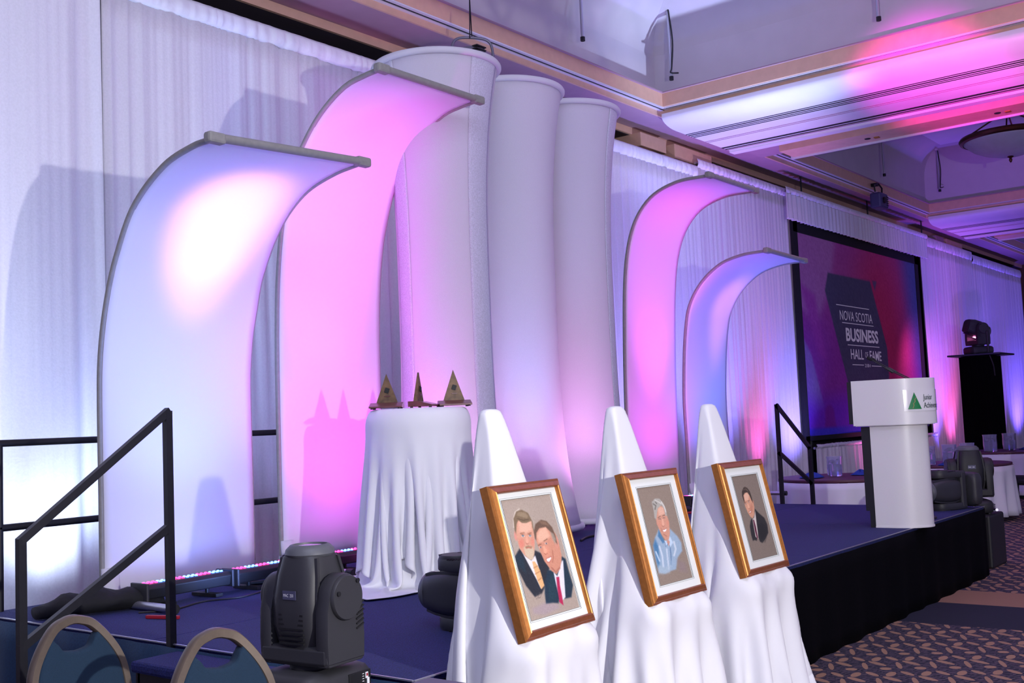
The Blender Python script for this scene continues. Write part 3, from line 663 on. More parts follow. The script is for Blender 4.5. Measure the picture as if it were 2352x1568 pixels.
# ------------------------------------------------------------ LED bars
def led_bar(label, cx, cy, rz, L_=.58, group=None):
    t = thing('led_bar', label, 'stage light', (cx, cy, SZ), rz)
    b = MB(); pf = [(-.055, .05), (-.07, .11), (-.05, .13), (.05, .13), (.07, .11), (.055, .05)]
    b.prism(pf, -L_/2, L_/2, 'x'); b.build('housing', darkp_m, t, world=False, bevel=.006)
    for s in (-1, 1):
        b = MB(); b.box((s*(L_/2+.008), 0, .09), (.016, .15, .10)); b.build('end_plate', blackp_m, t, world=False, bevel=.004)
        b = MB(); b.box((s*L_*.28, .0, .012), (.05, .22, .018)); b.tube([(s*L_*.28, 0, .015), (s*L_*.28, 0, .06)], .012, 8); b.build('foot_bracket', darkp_m, t, world=False)
    b = MB(); n_ = 18
    for k in range(n_):
        b.cm = 0 if (k//3) % 2 == 0 else 1
        x = -L_/2+.03+(L_-.06)*k/(n_-1)
        for y in (-.012, .018): b.lathe([(.0095, .131), (.007, .138), (0.0001, .139)], 8, (x, y, 0), cap=False)
    b.build('led_lenses', [ledr_m, ledb_m], t, world=False, kind='stuff')
    return t
G_ = 'led bars under the curved panels'
led_bar('black led bar with lit lenses, left one under the leftmost curved panel', 3.80, 5.46, .05, group=G_)
led_bar('black led bar with lit lenses, right one under the leftmost curved panel', 4.42, 5.47, .05, group=G_)
led_bar('black led bar under the tall magenta panel, half behind the trophy table', 5.25, 5.5, 0, group=G_)
led_bar('black led bar at the foot of the tall pink panel, right of the columns', 10.0, 5.5, 0, group=G_)
def cable(label, pts, r=.006, m=darkp_m, nm='cable', seed=0):
    P = []; pts = [np.array(p, float) for p in pts]
    for i in range(len(pts)-1):
        p0, p1, p2, p3 = pts[max(0, i-1)], pts[i], pts[i+1], pts[min(len(pts)-1, i+2)]
        for u in np.linspace(0, 1, 9)[:-1]: P.append(.5*((2*p1)+(-p0+p2)*u+(2*p0-5*p1+4*p2-p3)*u*u+(-p0+3*p1-3*p2+p3)*u**3))
    P.append(pts[-1]); b = MB(); b.tube([tuple(p) for p in P], r, 7); o = b.build(nm, m, smooth=True); origin(o, pts[0]); return tag(o, label, 'cable')
cable('thin black cable snaking between the two led bars on the stage', [(3.4, 5.3, SZ+.006), (3.55, 5.2, SZ+.006), (3.8, 5.28, SZ+.006), (4.0, 5.2, SZ+.006), (4.3, 5.3, SZ+.006)], .005)
cable('black cable bundle on the stage behind the left moving lamp', [(4.3, 5.6, SZ+.014), (4.6, 5.45, SZ+.014), (4.8, 5.6, SZ+.014), (5.0, 5.35, SZ+.014), (5.3, 5.2, SZ+.014)], .014)
cable('tangled black cable on the stage below the middle column', [(7.0, 4.9, SZ+.01), (7.3, 5.0, SZ+.01), (7.6, 4.85, SZ+.01), (7.9, 5.05, SZ+.01), (8.2, 4.9, SZ+.01)], .01)
cable('red and black cable on the stage below the tall pink panel', [(9.2, 5.3, SZ+.01), (9.5, 5.2, SZ+.01), (9.8, 5.3, SZ+.01), (10.2, 5.15, SZ+.01)], .012, red_m)
# black soft bag
b = MB(); rr = []; rs = random.Random(4)
for k in range(15):
    u = k/14; x = 3.02+.62*u; w_ = .11*math.sin(PI*min(1, .08+u*.9))**.5; h_ = .115*math.sin(PI*min(1, .08+u*.88))**.6+.01
    rr.append([(x, 5.66-.22*u+w_*math.cos(a)*(1+.08*math.sin(3*a+u*9)), SZ+.004+h_*max(0, .5+.5*math.sin(a))*(1+.14*math.sin(u*23+a*2))) for a in np.linspace(0, 2*PI, 17)[:-1]])
b.loft(rr); tag(origin(b.build('soft_bag', blackc_m, smooth='all'), (3.33, 5.55, SZ)), 'long slumped black cloth bag at the back left of the stage', 'bag')
b = MB(); rr = []
for k in range(12):
    u = k/11; x = 4.62+.28*u; w_ = .10*math.sin(PI*min(1, .1+u*.85))**.5; h_ = .12*math.sin(PI*min(1, .1+u*.85))**.6+.01
    rr.append([(x, 5.62-.05*u+w_*math.cos(a)*(1+.1*math.sin(3*a+u*7)), SZ+.02+h_*max(0, .5+.5*math.sin(a))*(1+.2*math.sin(u*19+a*3))) for a in np.linspace(0, 2*PI, 17)[:-1]])
b.loft(rr); tag(origin(b.build('cloth_heap', blackc_m, smooth='all'), (4.76, 5.6, SZ+.02)), 'crumpled black cloth heap between the two left curved panels', 'cloth')
# uplight can at the bottom left
t = thing('uplight', 'black uplight can with a glowing pale lens at the foot of the far left drape', 'stage light', (3.55, 7.15, 0))
t.location = (3.78, 7.3, 0); L0 = t.location
b = MB(); b.lathe([(.10, .10), (.13, .12), (.14, .30), (.15, .31), (.15, .34), (.135, .34), (.13, .31)], 28, L0); b.build('can', darkp_m, t, smooth=True)
b = MB(); b.lathe([(.132, .325), (.08, .33), (.0001, .332)], 28, L0, cap=False); b.build('lens', pitlamp_m, t, smooth=True)
b = MB(); b.tube([(L0[0]-.17, L0[1], .22), (L0[0]-.17, L0[1], .012), (L0[0]+.17, L0[1], .012), (L0[0]+.17, L0[1], .22)], .012, 8); b.build('yoke', blacks_m, t)

# ------------------------------------------------------------ moving head lamps
def moving_head(label, loc, rz, tilt=0, s=1.0, pan=0, lit=False, m1=blackp_m, detail=True, group=None, roll=None):
    t = thing('moving_head_lamp', label, 'stage light', loc, rz)
    t['group'] = 'moving head lamps'
    if s != 1: t.scale = (s, s, s)
    if roll: t.rotation_euler = (roll[0], roll[1], rz)
    rp = Matrix.Rotation(pan, 3, 'Z')
    # base
    b = MB(); w_, d_ = .175, .15
    rg = []
    for z, k in ((.012, .96), (.03, 1), (.085, 1), (.105, .93), (.115, .80)):
        ring = []
        for a in np.linspace(0, 2*PI, 33)[:-1]:
            c_, s_ = math.cos(a), math.sin(a); p = 7
            q = (abs(c_)**p+abs(s_)**p)**(-1/p); ring.append((w_*k*q*c_, d_*k*q*s_, z))
        rg.append(ring)
    b.loft(rg); base = b.build('base', m1, t, world=False, smooth=True)
    b = MB()
    for x in (-.13, .13):
        for y in (-.11, .11): b.lathe([(.018, 0), (.018, .014)], 12, (x, y, 0))
    b.each('rubber_foot', darkp_m, t, world=False)
    b = MB(); b.box((.085, -d_-.001, .058), (.12, .008, .062)); dp = b.build('control_panel', slot_m, base, world=False, bevel=.002)
    b = MB(); b.box((.120, -d_-.0065, .070), (.014, .003, .022)); b.box((.127, -d_-.0065, .042), (.012, .003, .036)); b.build('barcode_sticker', white_m, base, world=False)
    b = MB(); b.box((.120, -d_-.0085, .072), (.008, .002, .010)); b.build('red_mark', red_m, base, world=False)
    b = MB()
    for k in range(4): b.box((.10, -d_-.006, .078-.009*k), (.008, .002, .002))
    for k in range(4): b.box((.045+.022*k, -d_-.006, .034), (.008, .002, .002))
    b.each('panel_mark', white_m, base, world=False)
    b = MB()
    for k in range(4): b.box((-.12, -d_-.002, .035+.014*k), (.055, .01, .006))
    for k in range(4): b.box((-w_-.001, .0, .035+.014*k), (.01, .12, .006))
    b.each('vent_slot', slot_m, base, world=False)
    b = MB(); b.tube([(-.17, -.16, .035), (-.06, -.17, .03)], .012, 8); b.build('carry_handle', alu_m if detail else m1, t, world=False, smooth=True)
    b = MB(); b.lathe([(.085, .112), (.085, .135)], 32, rot=rp); b.build('pan_bearing', darkp_m, t, world=False, smooth=True)
    # yoke: cross bar and two arms (arms stand at local +-y)
    R = rp
    b = MB(); rg = []
    for y in (-.165, -.15, .15, .165):
        k = .94 if abs(y) > .16 else 1
        rg.append([R @ Vector((x*k, y, .165+(z-.165)*k)) for x, z in ((-.095, .135), (.095, .135), (.105, .15), (.105, .195), (.09, .205), (-.09, .205), (-.105, .195), (-.105, .15))])
    b.loft(rg); b.build('yoke_crossbar', m1, t, world=False, bevel=.003)
    for sd in (-1, 1):
        b = MB(); rg = []
        zc = .375
        out = [(-.100, .14), (.100, .14), (.104, .22), (.100, .33)]+[(.088*math.cos(a), zc+.088*math.sin(a)) for a in np.linspace(0, PI, 13)]+[(-.100, .33), (-.104, .22)]
        for y, k in ((.112, .97), (.118, 1), (.158, 1), (.168, .96)):
            rg.append([R @ Vector((x*k, sd*y, zc+(z-zc)*k)) for x, z in out])
        b.loft(rg); arm = b.build('yoke_arm', m1, t, world=False, smooth=True)
        b = MB(); b.lathe([(.082, 0), (.082, .012), (.078, .018), (.0001, .019)], 40, R @ Vector((0, sd*.166, zc)), 'y', rot=None if sd < 0 else Matrix.Rotation(PI, 3, 'Z'))
        if pan == 0: b.build('arm_cover_disc', m1, arm, world=False, smooth=True)
        b = MB()
        for k in range(6):
            x0, x1 = (.055, .098) if k > 2 else (.070-.006*k, .100)
            b.box(R @ Vector(((x0+x1)/2, sd*.169+(sd*.016 if k < 0 else 0), .345-.017*k)), (x1-x0, .006, .006), Matrix.Rotation(-.35, 3, 'Y'))
        b.each('vent_slot', slot_m, arm, world=False)
        b = MB(); b.lathe([(.009, 0), (.009, .004)], 12, R @ Vector((.05, sd*.186, zc+.055)), 'y'); b.lathe([(.009, 0), (.009, .004)], 12, R @ Vector((-.055, sd*.186, zc+.02)), 'y'); b.each('screw', slot_m, arm, world=False)
    # head: tapering shell, tilts about local y at height .375
    T = Matrix.Rotation(tilt, 3, 'Y'); piv = Vector((0, 0, .375))
    def tr(p): return R @ (piv+T @ Vector(p))
    b = MB(); rg = []
    for z, wx, wy, p in ((-.185, .070, .070, 3), (-.175, .095, .092, 4), (-.10, .112, .104, 5), (.0, .113, .105, 5), (.08, .100, .100, 4), (.145, .088, .088, 3.2), (.152, .084, .084, 3)):
        ring = []
        for a in np.linspace(0, 2*PI, 41)[:-1]:
            c_, s_ = math.cos(a), math.sin(a); q = (abs(c_)**p+abs(s_)**p)**(-1/p); ring.append(tr((wx*q*c_, wy*q*s_, z)))
        rg.append(ring)
    b.loft(rg); hd = b.build('head', m1, t, world=False, smooth=True)
    b = MB(); b.loft([[tr((r*math.cos(a), r*math.sin(a), z)) for a in np.linspace(0, 2*PI, 33)[:-1]] for r, z in ((.088, .148), (.094, .156), (.090, .172), (.074, .188), (.066, .190), (.064, .180))]); b.build('lens_bezel', mat('grey_bezel', (84, 86, 92), .5, bump=.1), hd, world=False, smooth=True)
    b = MB(); b.loft([[tr((r*math.cos(a), r*math.sin(a), z)) for a in np.linspace(0, 2*PI, 25)[:-1]] for r, z in ((.063, .181), (.04, .186), (.002, .188))]); b.build('lens', pinklens_m if lit else glass_m, hd, world=False, smooth=True)
    for sy in (-1, 1):
        for sx in (-1, 1):
            b = MB(); b.loft([[tr((sx*(x+dx), sy*(y+dy), z)) for dx, dy in ((0, 0), (.012, 0), (.012, .012), (0, .012))] for x, y, z in ((.060, .086, -.17), (.074, .098, -.1), (.074, .099, 0), (.062, .092, .08), (.05, .080, .145))]); b.build('cooling_rib', m1, hd, world=False)
    b = MB()
    for k in range(7): b.loft([[tr((-.108-.004, y, -.06-.017*k+dz)) for y, dz in ((-.06, 0), (.06, 0), (.06, .007), (-.06, .007))], [tr((-.102, y, -.06-.017*k+dz)) for y, dz in ((-.06, 0), (.06, 0), (.06, .007), (-.06, .007))]])
    b.each('vent_slot', slot_m, hd, world=False)
    b = MB(); b.loft([[tr((x, y, z)) for y, z in ((-.032, .0), (.032, .0), (.032, .032), (-.032, .032))] for x in (-.1135, -.1165)]); b.build('model_plate', mat('plate_grey', (70, 70, 96), .4, var=.03), hd, world=False)
    if lit:
        b = MB()
        for y0, y1 in ((-.062, -.004), (.004, .058)): b.loft([[tr((x, y, z)) for y, z in ((y0, .0), (y1, .0), (y1, .06), (y0, .075))] for x in (-.1185, -.121)])
        b.each('glowing_window', pinklens_m, hd, world=False)
    for wd, x0 in (('MAC', .028), ('250', -.004)):
        vs, fs = text_mesh(wd, .016, .75); b = MB(); b.add([tr((-.1172, x0-x, .010+y)) for x, y in vs], fs); b.build('lettering', white_m, hd, world=False)
    return t
moving_head('black moving-head lamp pointing straight up on the steps, behind the two chairs', (2.68, 3.08, .60), .10, 0, .97)
moving_head('moving-head lamp lying on the stage, half hidden behind the first easel', (3.86, 3.05, SZ+.165), -3.1, 0, .95, roll=(PI/2, 0))
ml = moving_head('moving-head lamp tipped on its side on the stage close behind the lectern', (10.42, 2.97, SZ+.175), -1.95, 0, 1.0, roll=(PI/2, 0))
b = MB(); b.box((.03, .06, .004), (.04, .05, .006)); b.build('yellow_tape', yellow_m, ml, world=False)
b = MB(); b.box((-.06, -.05, .0), (.05, .04, .02)); b.box((.0, -.07, .0), (.05, .04, .02)); b.box((.07, -.02, .0), (.03, .03, .02)); b.each('silver_clamp', alu_m, ml, world=False)
moving_head('upright dark moving-head lamp behind the tipped one at the stage corner', (11.15, 3.15, .501), .5, 0, 1.15, m1=darkp_m)
b = MB(); b.b2((10.9, 2.92, .0), (11.4, 3.38, .5)); tag(origin(b.build('black_case', darkp_m, bevel=.02), (11.15, 3.15, 0)), 'black case on the floor under the upright dark lamp off the stage corner', 'case')

# ------------------------------------------------------------ cloth solver (position based, numpy)
def solve_cloth(P, dx, dy, steps, collide, iters=9, seed=0, bend=.12, damp=.985, g=9.8, dt=1/45., vmax=.03, pin=None):
    P = P.copy(); Q = P.copy(); rs = np.random.RandomState(seed); P += rs.normal(0, .002, P.shape)
    dd = math.hypot(dx, dy)
    cons = []
    for s in (0, 1):
        cons.append((np.s_[:, s:-1:2], np.s_[:, s+1::2], dx, 1.)); cons.append((np.s_[s:-1:2, :], np.s_[s+1::2, :], dy, 1.))
    for s in (0, 1):
        cons.append((np.s_[s:-1:2, :-1], np.s_[s+1::2, 1:], dd, .35)); cons.append((np.s_[s:-1:2, 1:], np.s_[s+1::2, :-1], dd, .35))
    for s in range(4):
        cons.append((np.s_[:, s:-2:4], np.s_[:, s+2::4], 2*dx, bend)); cons.append((np.s_[s:-2:4, :], np.s_[s+2::4, :], 2*dy, bend))
    for st_ in range(steps):
        V = (P-Q)*damp; vl = np.sqrt((V*V).sum(-1, keepdims=True))+1e-9; V *= np.minimum(1, vmax/vl)
        Q = P.copy(); P = P+V; P[..., 2] -= g*dt*dt
        if pin is not None: P[pin[0]] = pin[1]
        for it in range(iters):
            for a, b_, L_, k in cons:
                A = P[a]; B = P[b_]
                n0, n1 = min(A.shape[0], B.shape[0]), min(A.shape[1], B.shape[1]); A = A[:n0, :n1]; B = B[:n0, :n1]
                d = B-A; l = np.sqrt((d*d).sum(-1, keepdims=True))+1e-9; c = d*(.5*k*(1-L_/l)); A += c; B -= c
            if it % 2 == 1: collide(P, Q)
            if pin is not None: P[pin[0]] = pin[1]
        collide(P, Q)
        if pin is not None: P[pin[0]] = pin[1]
    return P
def col_capsule(P, Q, a, b_, r, fr=.6):
    a = np.array(a, float); b_ = np.array(b_, float); d = b_-a; t = np.clip(((P-a)@d)/(d@d), 0, 1)[..., None]
    c = a+t*d; v = P-c; l = np.sqrt((v*v).sum(-1, keepdims=True))+1e-9; m = (l < r)[..., 0]
    if m.any(): P[m] = c[m]+v[m]/l[m]*r; Q[m] = Q[m]*(1-fr)+P[m]*fr
def col_floor(P, Q, z, fr=.7):
    m = P[..., 2] < z
    if m.any(): P[..., 2][m] = z; Q[m] = Q[m]*(1-fr)+P[m]*fr
def cloth_mesh(P):
    b = MB(); b.grid(P); return b
def smooth_cloth(P, n_=1):
    for _ in range(n_):
        S_ = P.copy(); S_[1:-1, 1:-1] = (P[1:-1, 1:-1]*4+P[:-2, 1:-1]+P[2:, 1:-1]+P[1:-1, :-2]+P[1:-1, 2:])/8; P = S_
    return P

# ------------------------------------------------------------ easels with cloths and framed pastels
PW, PH = .466, .571
def easel_set(idx, x, y, z, yaw, tilt, lab_e, lab_c, lab_p, quad, outer, layers, base, seed):
    Rz = Matrix.Rotation(yaw, 3, 'Z')
    e = thing('easel', lab_e, 'easel', (x, y, 0), yaw, 'easels before the stage')
    zl = z-.012
    def W(p): return p
    legs = [((-.026, .288, 1.55), (-.27, .07, .012)), ((.026, .288, 1.55), (.27, .07, .012)), ((0, .288, 1.54), (0, .355, .012))]
    # a front leg passes behind the picture plane
    for a, b_ in legs:
        q = MB(); q.tube([a, b_], .013, 8); q.build('leg', walnut_m, e, world=False, smooth=True)
    q = MB(); q.box((0, .29, 1.568), (.064, .02, .036)); q.build('head_block', walnut_m, e, world=False, bevel=.005)
    q = MB(); q.box((0, .022, zl-.034), (.44, .05, .02)); q.box((0, .10, zl-.034), (.04, .16, .02)); q.build('ledge', walnut_m, e, world=False)
    q = MB(); q.box((0, .215, 1.05), (.035, .02, .95), Euler((-.13, 0, 0)).to_matrix()); q.build('centre_bar', walnut_m, e, world=False)
    tn = math.tan(tilt)
    def collide(P, Q):
        x_, y_, z_ = P[..., 0], P[..., 1], P[..., 2]
        pf = y_-(.052+(np.maximum(z_, .72)-.76)*.25); pl = (.058+(1.58-z_)*.182)-np.abs(x_); pb = (.312+(1.58-z_)*.042)-y_; pt = 1.612-z_
        m = (pf > 0) & (pl > 0) & (pb > 0) & (pt > 0)
        if m.any():
            D = np.stack([pf, pl, pb, pt], -1)[m]; k = D.argmin(-1); d = D[np.arange(len(k)), k]+1e-4; S_ = P[m]
            S_[:, 1] -= np.where(k == 0, d, 0); S_[:, 0] += np.where(k == 1, d*np.sign(S_[:, 0]+1e-9), 0); S_[:, 1] += np.where(k == 2, d, 0); S_[:, 2] += np.where(k == 3, d, 0)
            P[m] = S_; Q[m] = Q[m]*.45+S_*.55
        pf = y_+.038+.032*np.exp(-((np.abs(x_)-.20)/.045)**2); pl = .268-np.abs(x_); m = (pf > 0) & (pl > 0) & (y_ < .16) & (z_ > zl-.06) & (z_ < zl-.0)
        if m.any():
            D = np.stack([pf, pl], -1)[m]; k = D.argmin(-1); d = D[np.arange(len(k)), k]+1e-4; S_ = P[m]
            S_[:, 1] -= np.where(k == 0, d, 0); S_[:, 0] += np.where(k == 1, d*np.sign(S_[:, 0]+1e-9), 0); P[m] = S_; Q[m] = Q[m]*.2+S_*.8
        # picture: keep the cloth behind its back face
        m = (np.abs(P[..., 0]) < PW/2-.01) & (P[..., 2] > z+.03) & (P[..., 2] < z+PH*math.cos(tilt))
        back = .036+(P[..., 2]-z)*tn
        mm = m & (P[..., 1] < back) & (P[..., 1] > back-.5)
        if mm.any(): P[..., 1][mm] = back[mm]; Q[mm] = Q[mm]*.3+P[mm]*.7
        col_floor(P, Q, .008, .06)
        m = P[..., 1] > .385
        P[..., 1][m] = .385
    nx, ny = 51, 93; Lx, Ly = 1.76, 3.3
    u = np.linspace(-Lx/2, Lx/2, nx); v = np.linspace(-2.0, Ly-2.0, ny); U_, V_ = np.meshgrid(u, v)
    P = np.stack([U_+.03*(idx-1), V_+.28, np.full_like(U_, 1.63)], -1)
    P[..., 2] -= .02*np.hypot(P[..., 0], P[..., 1]-.28); ci = int(round(2.0/Ly*(ny-1))); cj = (nx-1)//2
    P = solve_cloth(P, Lx/(nx-1), Ly/(ny-1), 190, collide, 7, seed, bend=.10, pin=((slice(ci-1, ci+2), slice(cj-2, cj+3)), (P[ci-1:ci+2, cj-2:cj+3]-[0, .288, 0])*np.array([.78, .7, 0])+np.array([0, .288, 1.612])))
    P = smooth_cloth(P, 1)
    # crease the cloth tight over the square easel head
    J_, I_ = np.meshgrid(np.arange(nx)-cj, np.arange(ny)-ci); K_ = np.maximum(np.abs(J_), np.abs(I_)); st_ = .034
    drop = np.maximum(K_-1, 0)*st_*.97; hw = .050+drop*.182; hd = .023+drop*.145
    tx = np.clip(J_*.050, -hw, hw); ty_ = np.clip(I_*.023, -hd, hd); tx = np.where((K_ > 1) & (np.abs(J_) < np.abs(I_)), J_/np.maximum(K_, 1)*hw, tx); ty_ = np.where((K_ > 1) & (np.abs(I_) < np.abs(J_)), I_/np.maximum(K_, 1)*hd, ty_)
    T_ = np.stack([tx, .290-drop*.10+ty_, 1.612-drop], -1); w_ = np.clip((9.5-K_)/5.5, 0, 1)[..., None]; w_ = w_*w_*(3-2*w_)
    P = P*(1-w_)+T_*w_
    b = cloth_mesh(P); o = b.build('easel_cloth', cloth_m, None, world=False, smooth='all', sub=1); o.location = (x, y, 0); o.rotation_euler = (0, 0, yaw)
    q = o.modifiers.new('t', 'SOLIDIFY'); q.thickness = .003; q.offset = 0
    tag(o, lab_c, 'cloth', 'white cloths over the easels')
    # framed picture
    f_ = thing('framed_portrait', lab_p, 'picture', (x, y, z), 0, 'framed portraits on the easels')
    f_.rotation_euler = (-tilt, 0, yaw); f_.rotation_mode = 'XYZ'
    hw = PW/2; bw = .034
    def bar(p0, p1, nrm_in, nm, m, ):
        # reverse profile: low outside, high inside; local plane x (width), z (height), -y is front
        p0 = Vector(p0); p1 = Vector(p1); ni = Vector(nrm_in)
        pro = [(0, .030), (0, -.004), (.003, -.009), (.008, -.009), (.012, -.014), (bw-.008, -.020), (bw-.005, -.022), (bw-.002, -.020), (bw, -.012), (bw, .010), (bw-.004, .030)]
        d = (p1-p0).normalized(); r0 = [p0+ni*a+d*a+Vector((0, h, 0)) for a, h in pro]; r1 = [p1+ni*a-d*a+Vector((0, h, 0)) for a, h in pro]
        b = MB(); b.loft([r0, r1]); return b.build(nm, m, f_, world=False)
    bar((-hw, 0, 0), (-hw, 0, PH), (1, 0, 0), 'frame_side', gold_m); bar((hw, 0, PH), (hw, 0, 0), (-1, 0, 0), 'frame_side', gold_m)
    bar((-hw, 0, PH), (hw, 0, PH), (0, 0, -1), 'frame_rail', gold_shaded_m); bar((hw, 0, 0), (-hw, 0, 0), (0, 0, 1), 'frame_rail', gold_shaded_m)
    # window of the mat from the measured pixels (homography of the outer frame)
    h = np.linalg.inv(homog(outer))
    def uv(p): q_ = h @ np.array([p[0], p[1], 1]); return q_[0]/q_[2], q_[1]/q_[2]
    us = [uv(p) for p in quad]; u0 = (us[0][0]+us[3][0])/2; u1 = (us[1][0]+us[2][0])/2; v0 = (us[0][1]+us[1][1])/2; v1 = (us[2][1]+us[3][1])/2
    ax0, ax1, az1, az0 = -hw+u0*PW, -hw+u1*PW, PH*(1-v0), PH*(1-v1); ax0 += .006; ax1 -= .006; az1 -= .007; az0 += .005
    b = MB()
    for p, q_ in (((-hw+.03, -.004, .03), (ax0, .0, PH-.03)), ((ax1, -.004, .03), (hw-.03, .0, PH-.03)), ((ax0, -.004, az1), (ax1, .0, PH-.03)), ((ax0, -.004, .03), (ax1, .0, az0))): b.b2(p, q_)
    b.build('mat_board', mat_m, f_, world=False)
    b = MB(); e_ = .0035; 
    for k, w2 in ((.0, .0014), (.006, .0008)):
        a0, a1, b0, b1 = ax0-k, ax1+k, az0-k, az1+k
        for p, q_ in (((a0-w2, -.0052, b0), (a0, -.004, b1)), ((a1, -.0052, b0), (a1+w2, -.004, b1)), ((a0, -.0052, b1), (a1, -.004, b1+w2)), ((a0, -.0052, b0-w2), (a1, -.004, b0))): b.b2(p, q_)
    b.build('mat_bevel_line', matedge_m, f_, world=False)
    b = MB(); b.b2((-hw+.028, .004, .028), (hw-.028, .012, PH-.028)); b.build('backing_board', walnut_m, f_, world=False)
    painted_sheet('pastel_drawing', f_, quad, layers, base, (ax0, -.001, az1), (ax1-ax0, 0, 0), (0, 0, az0-az1), 150, 200, pastel_m, .018, seed)
    return e, o, f_
SKIN = (206, 150, 124); SKL = (226, 180, 154); SKD = (164, 104, 86)
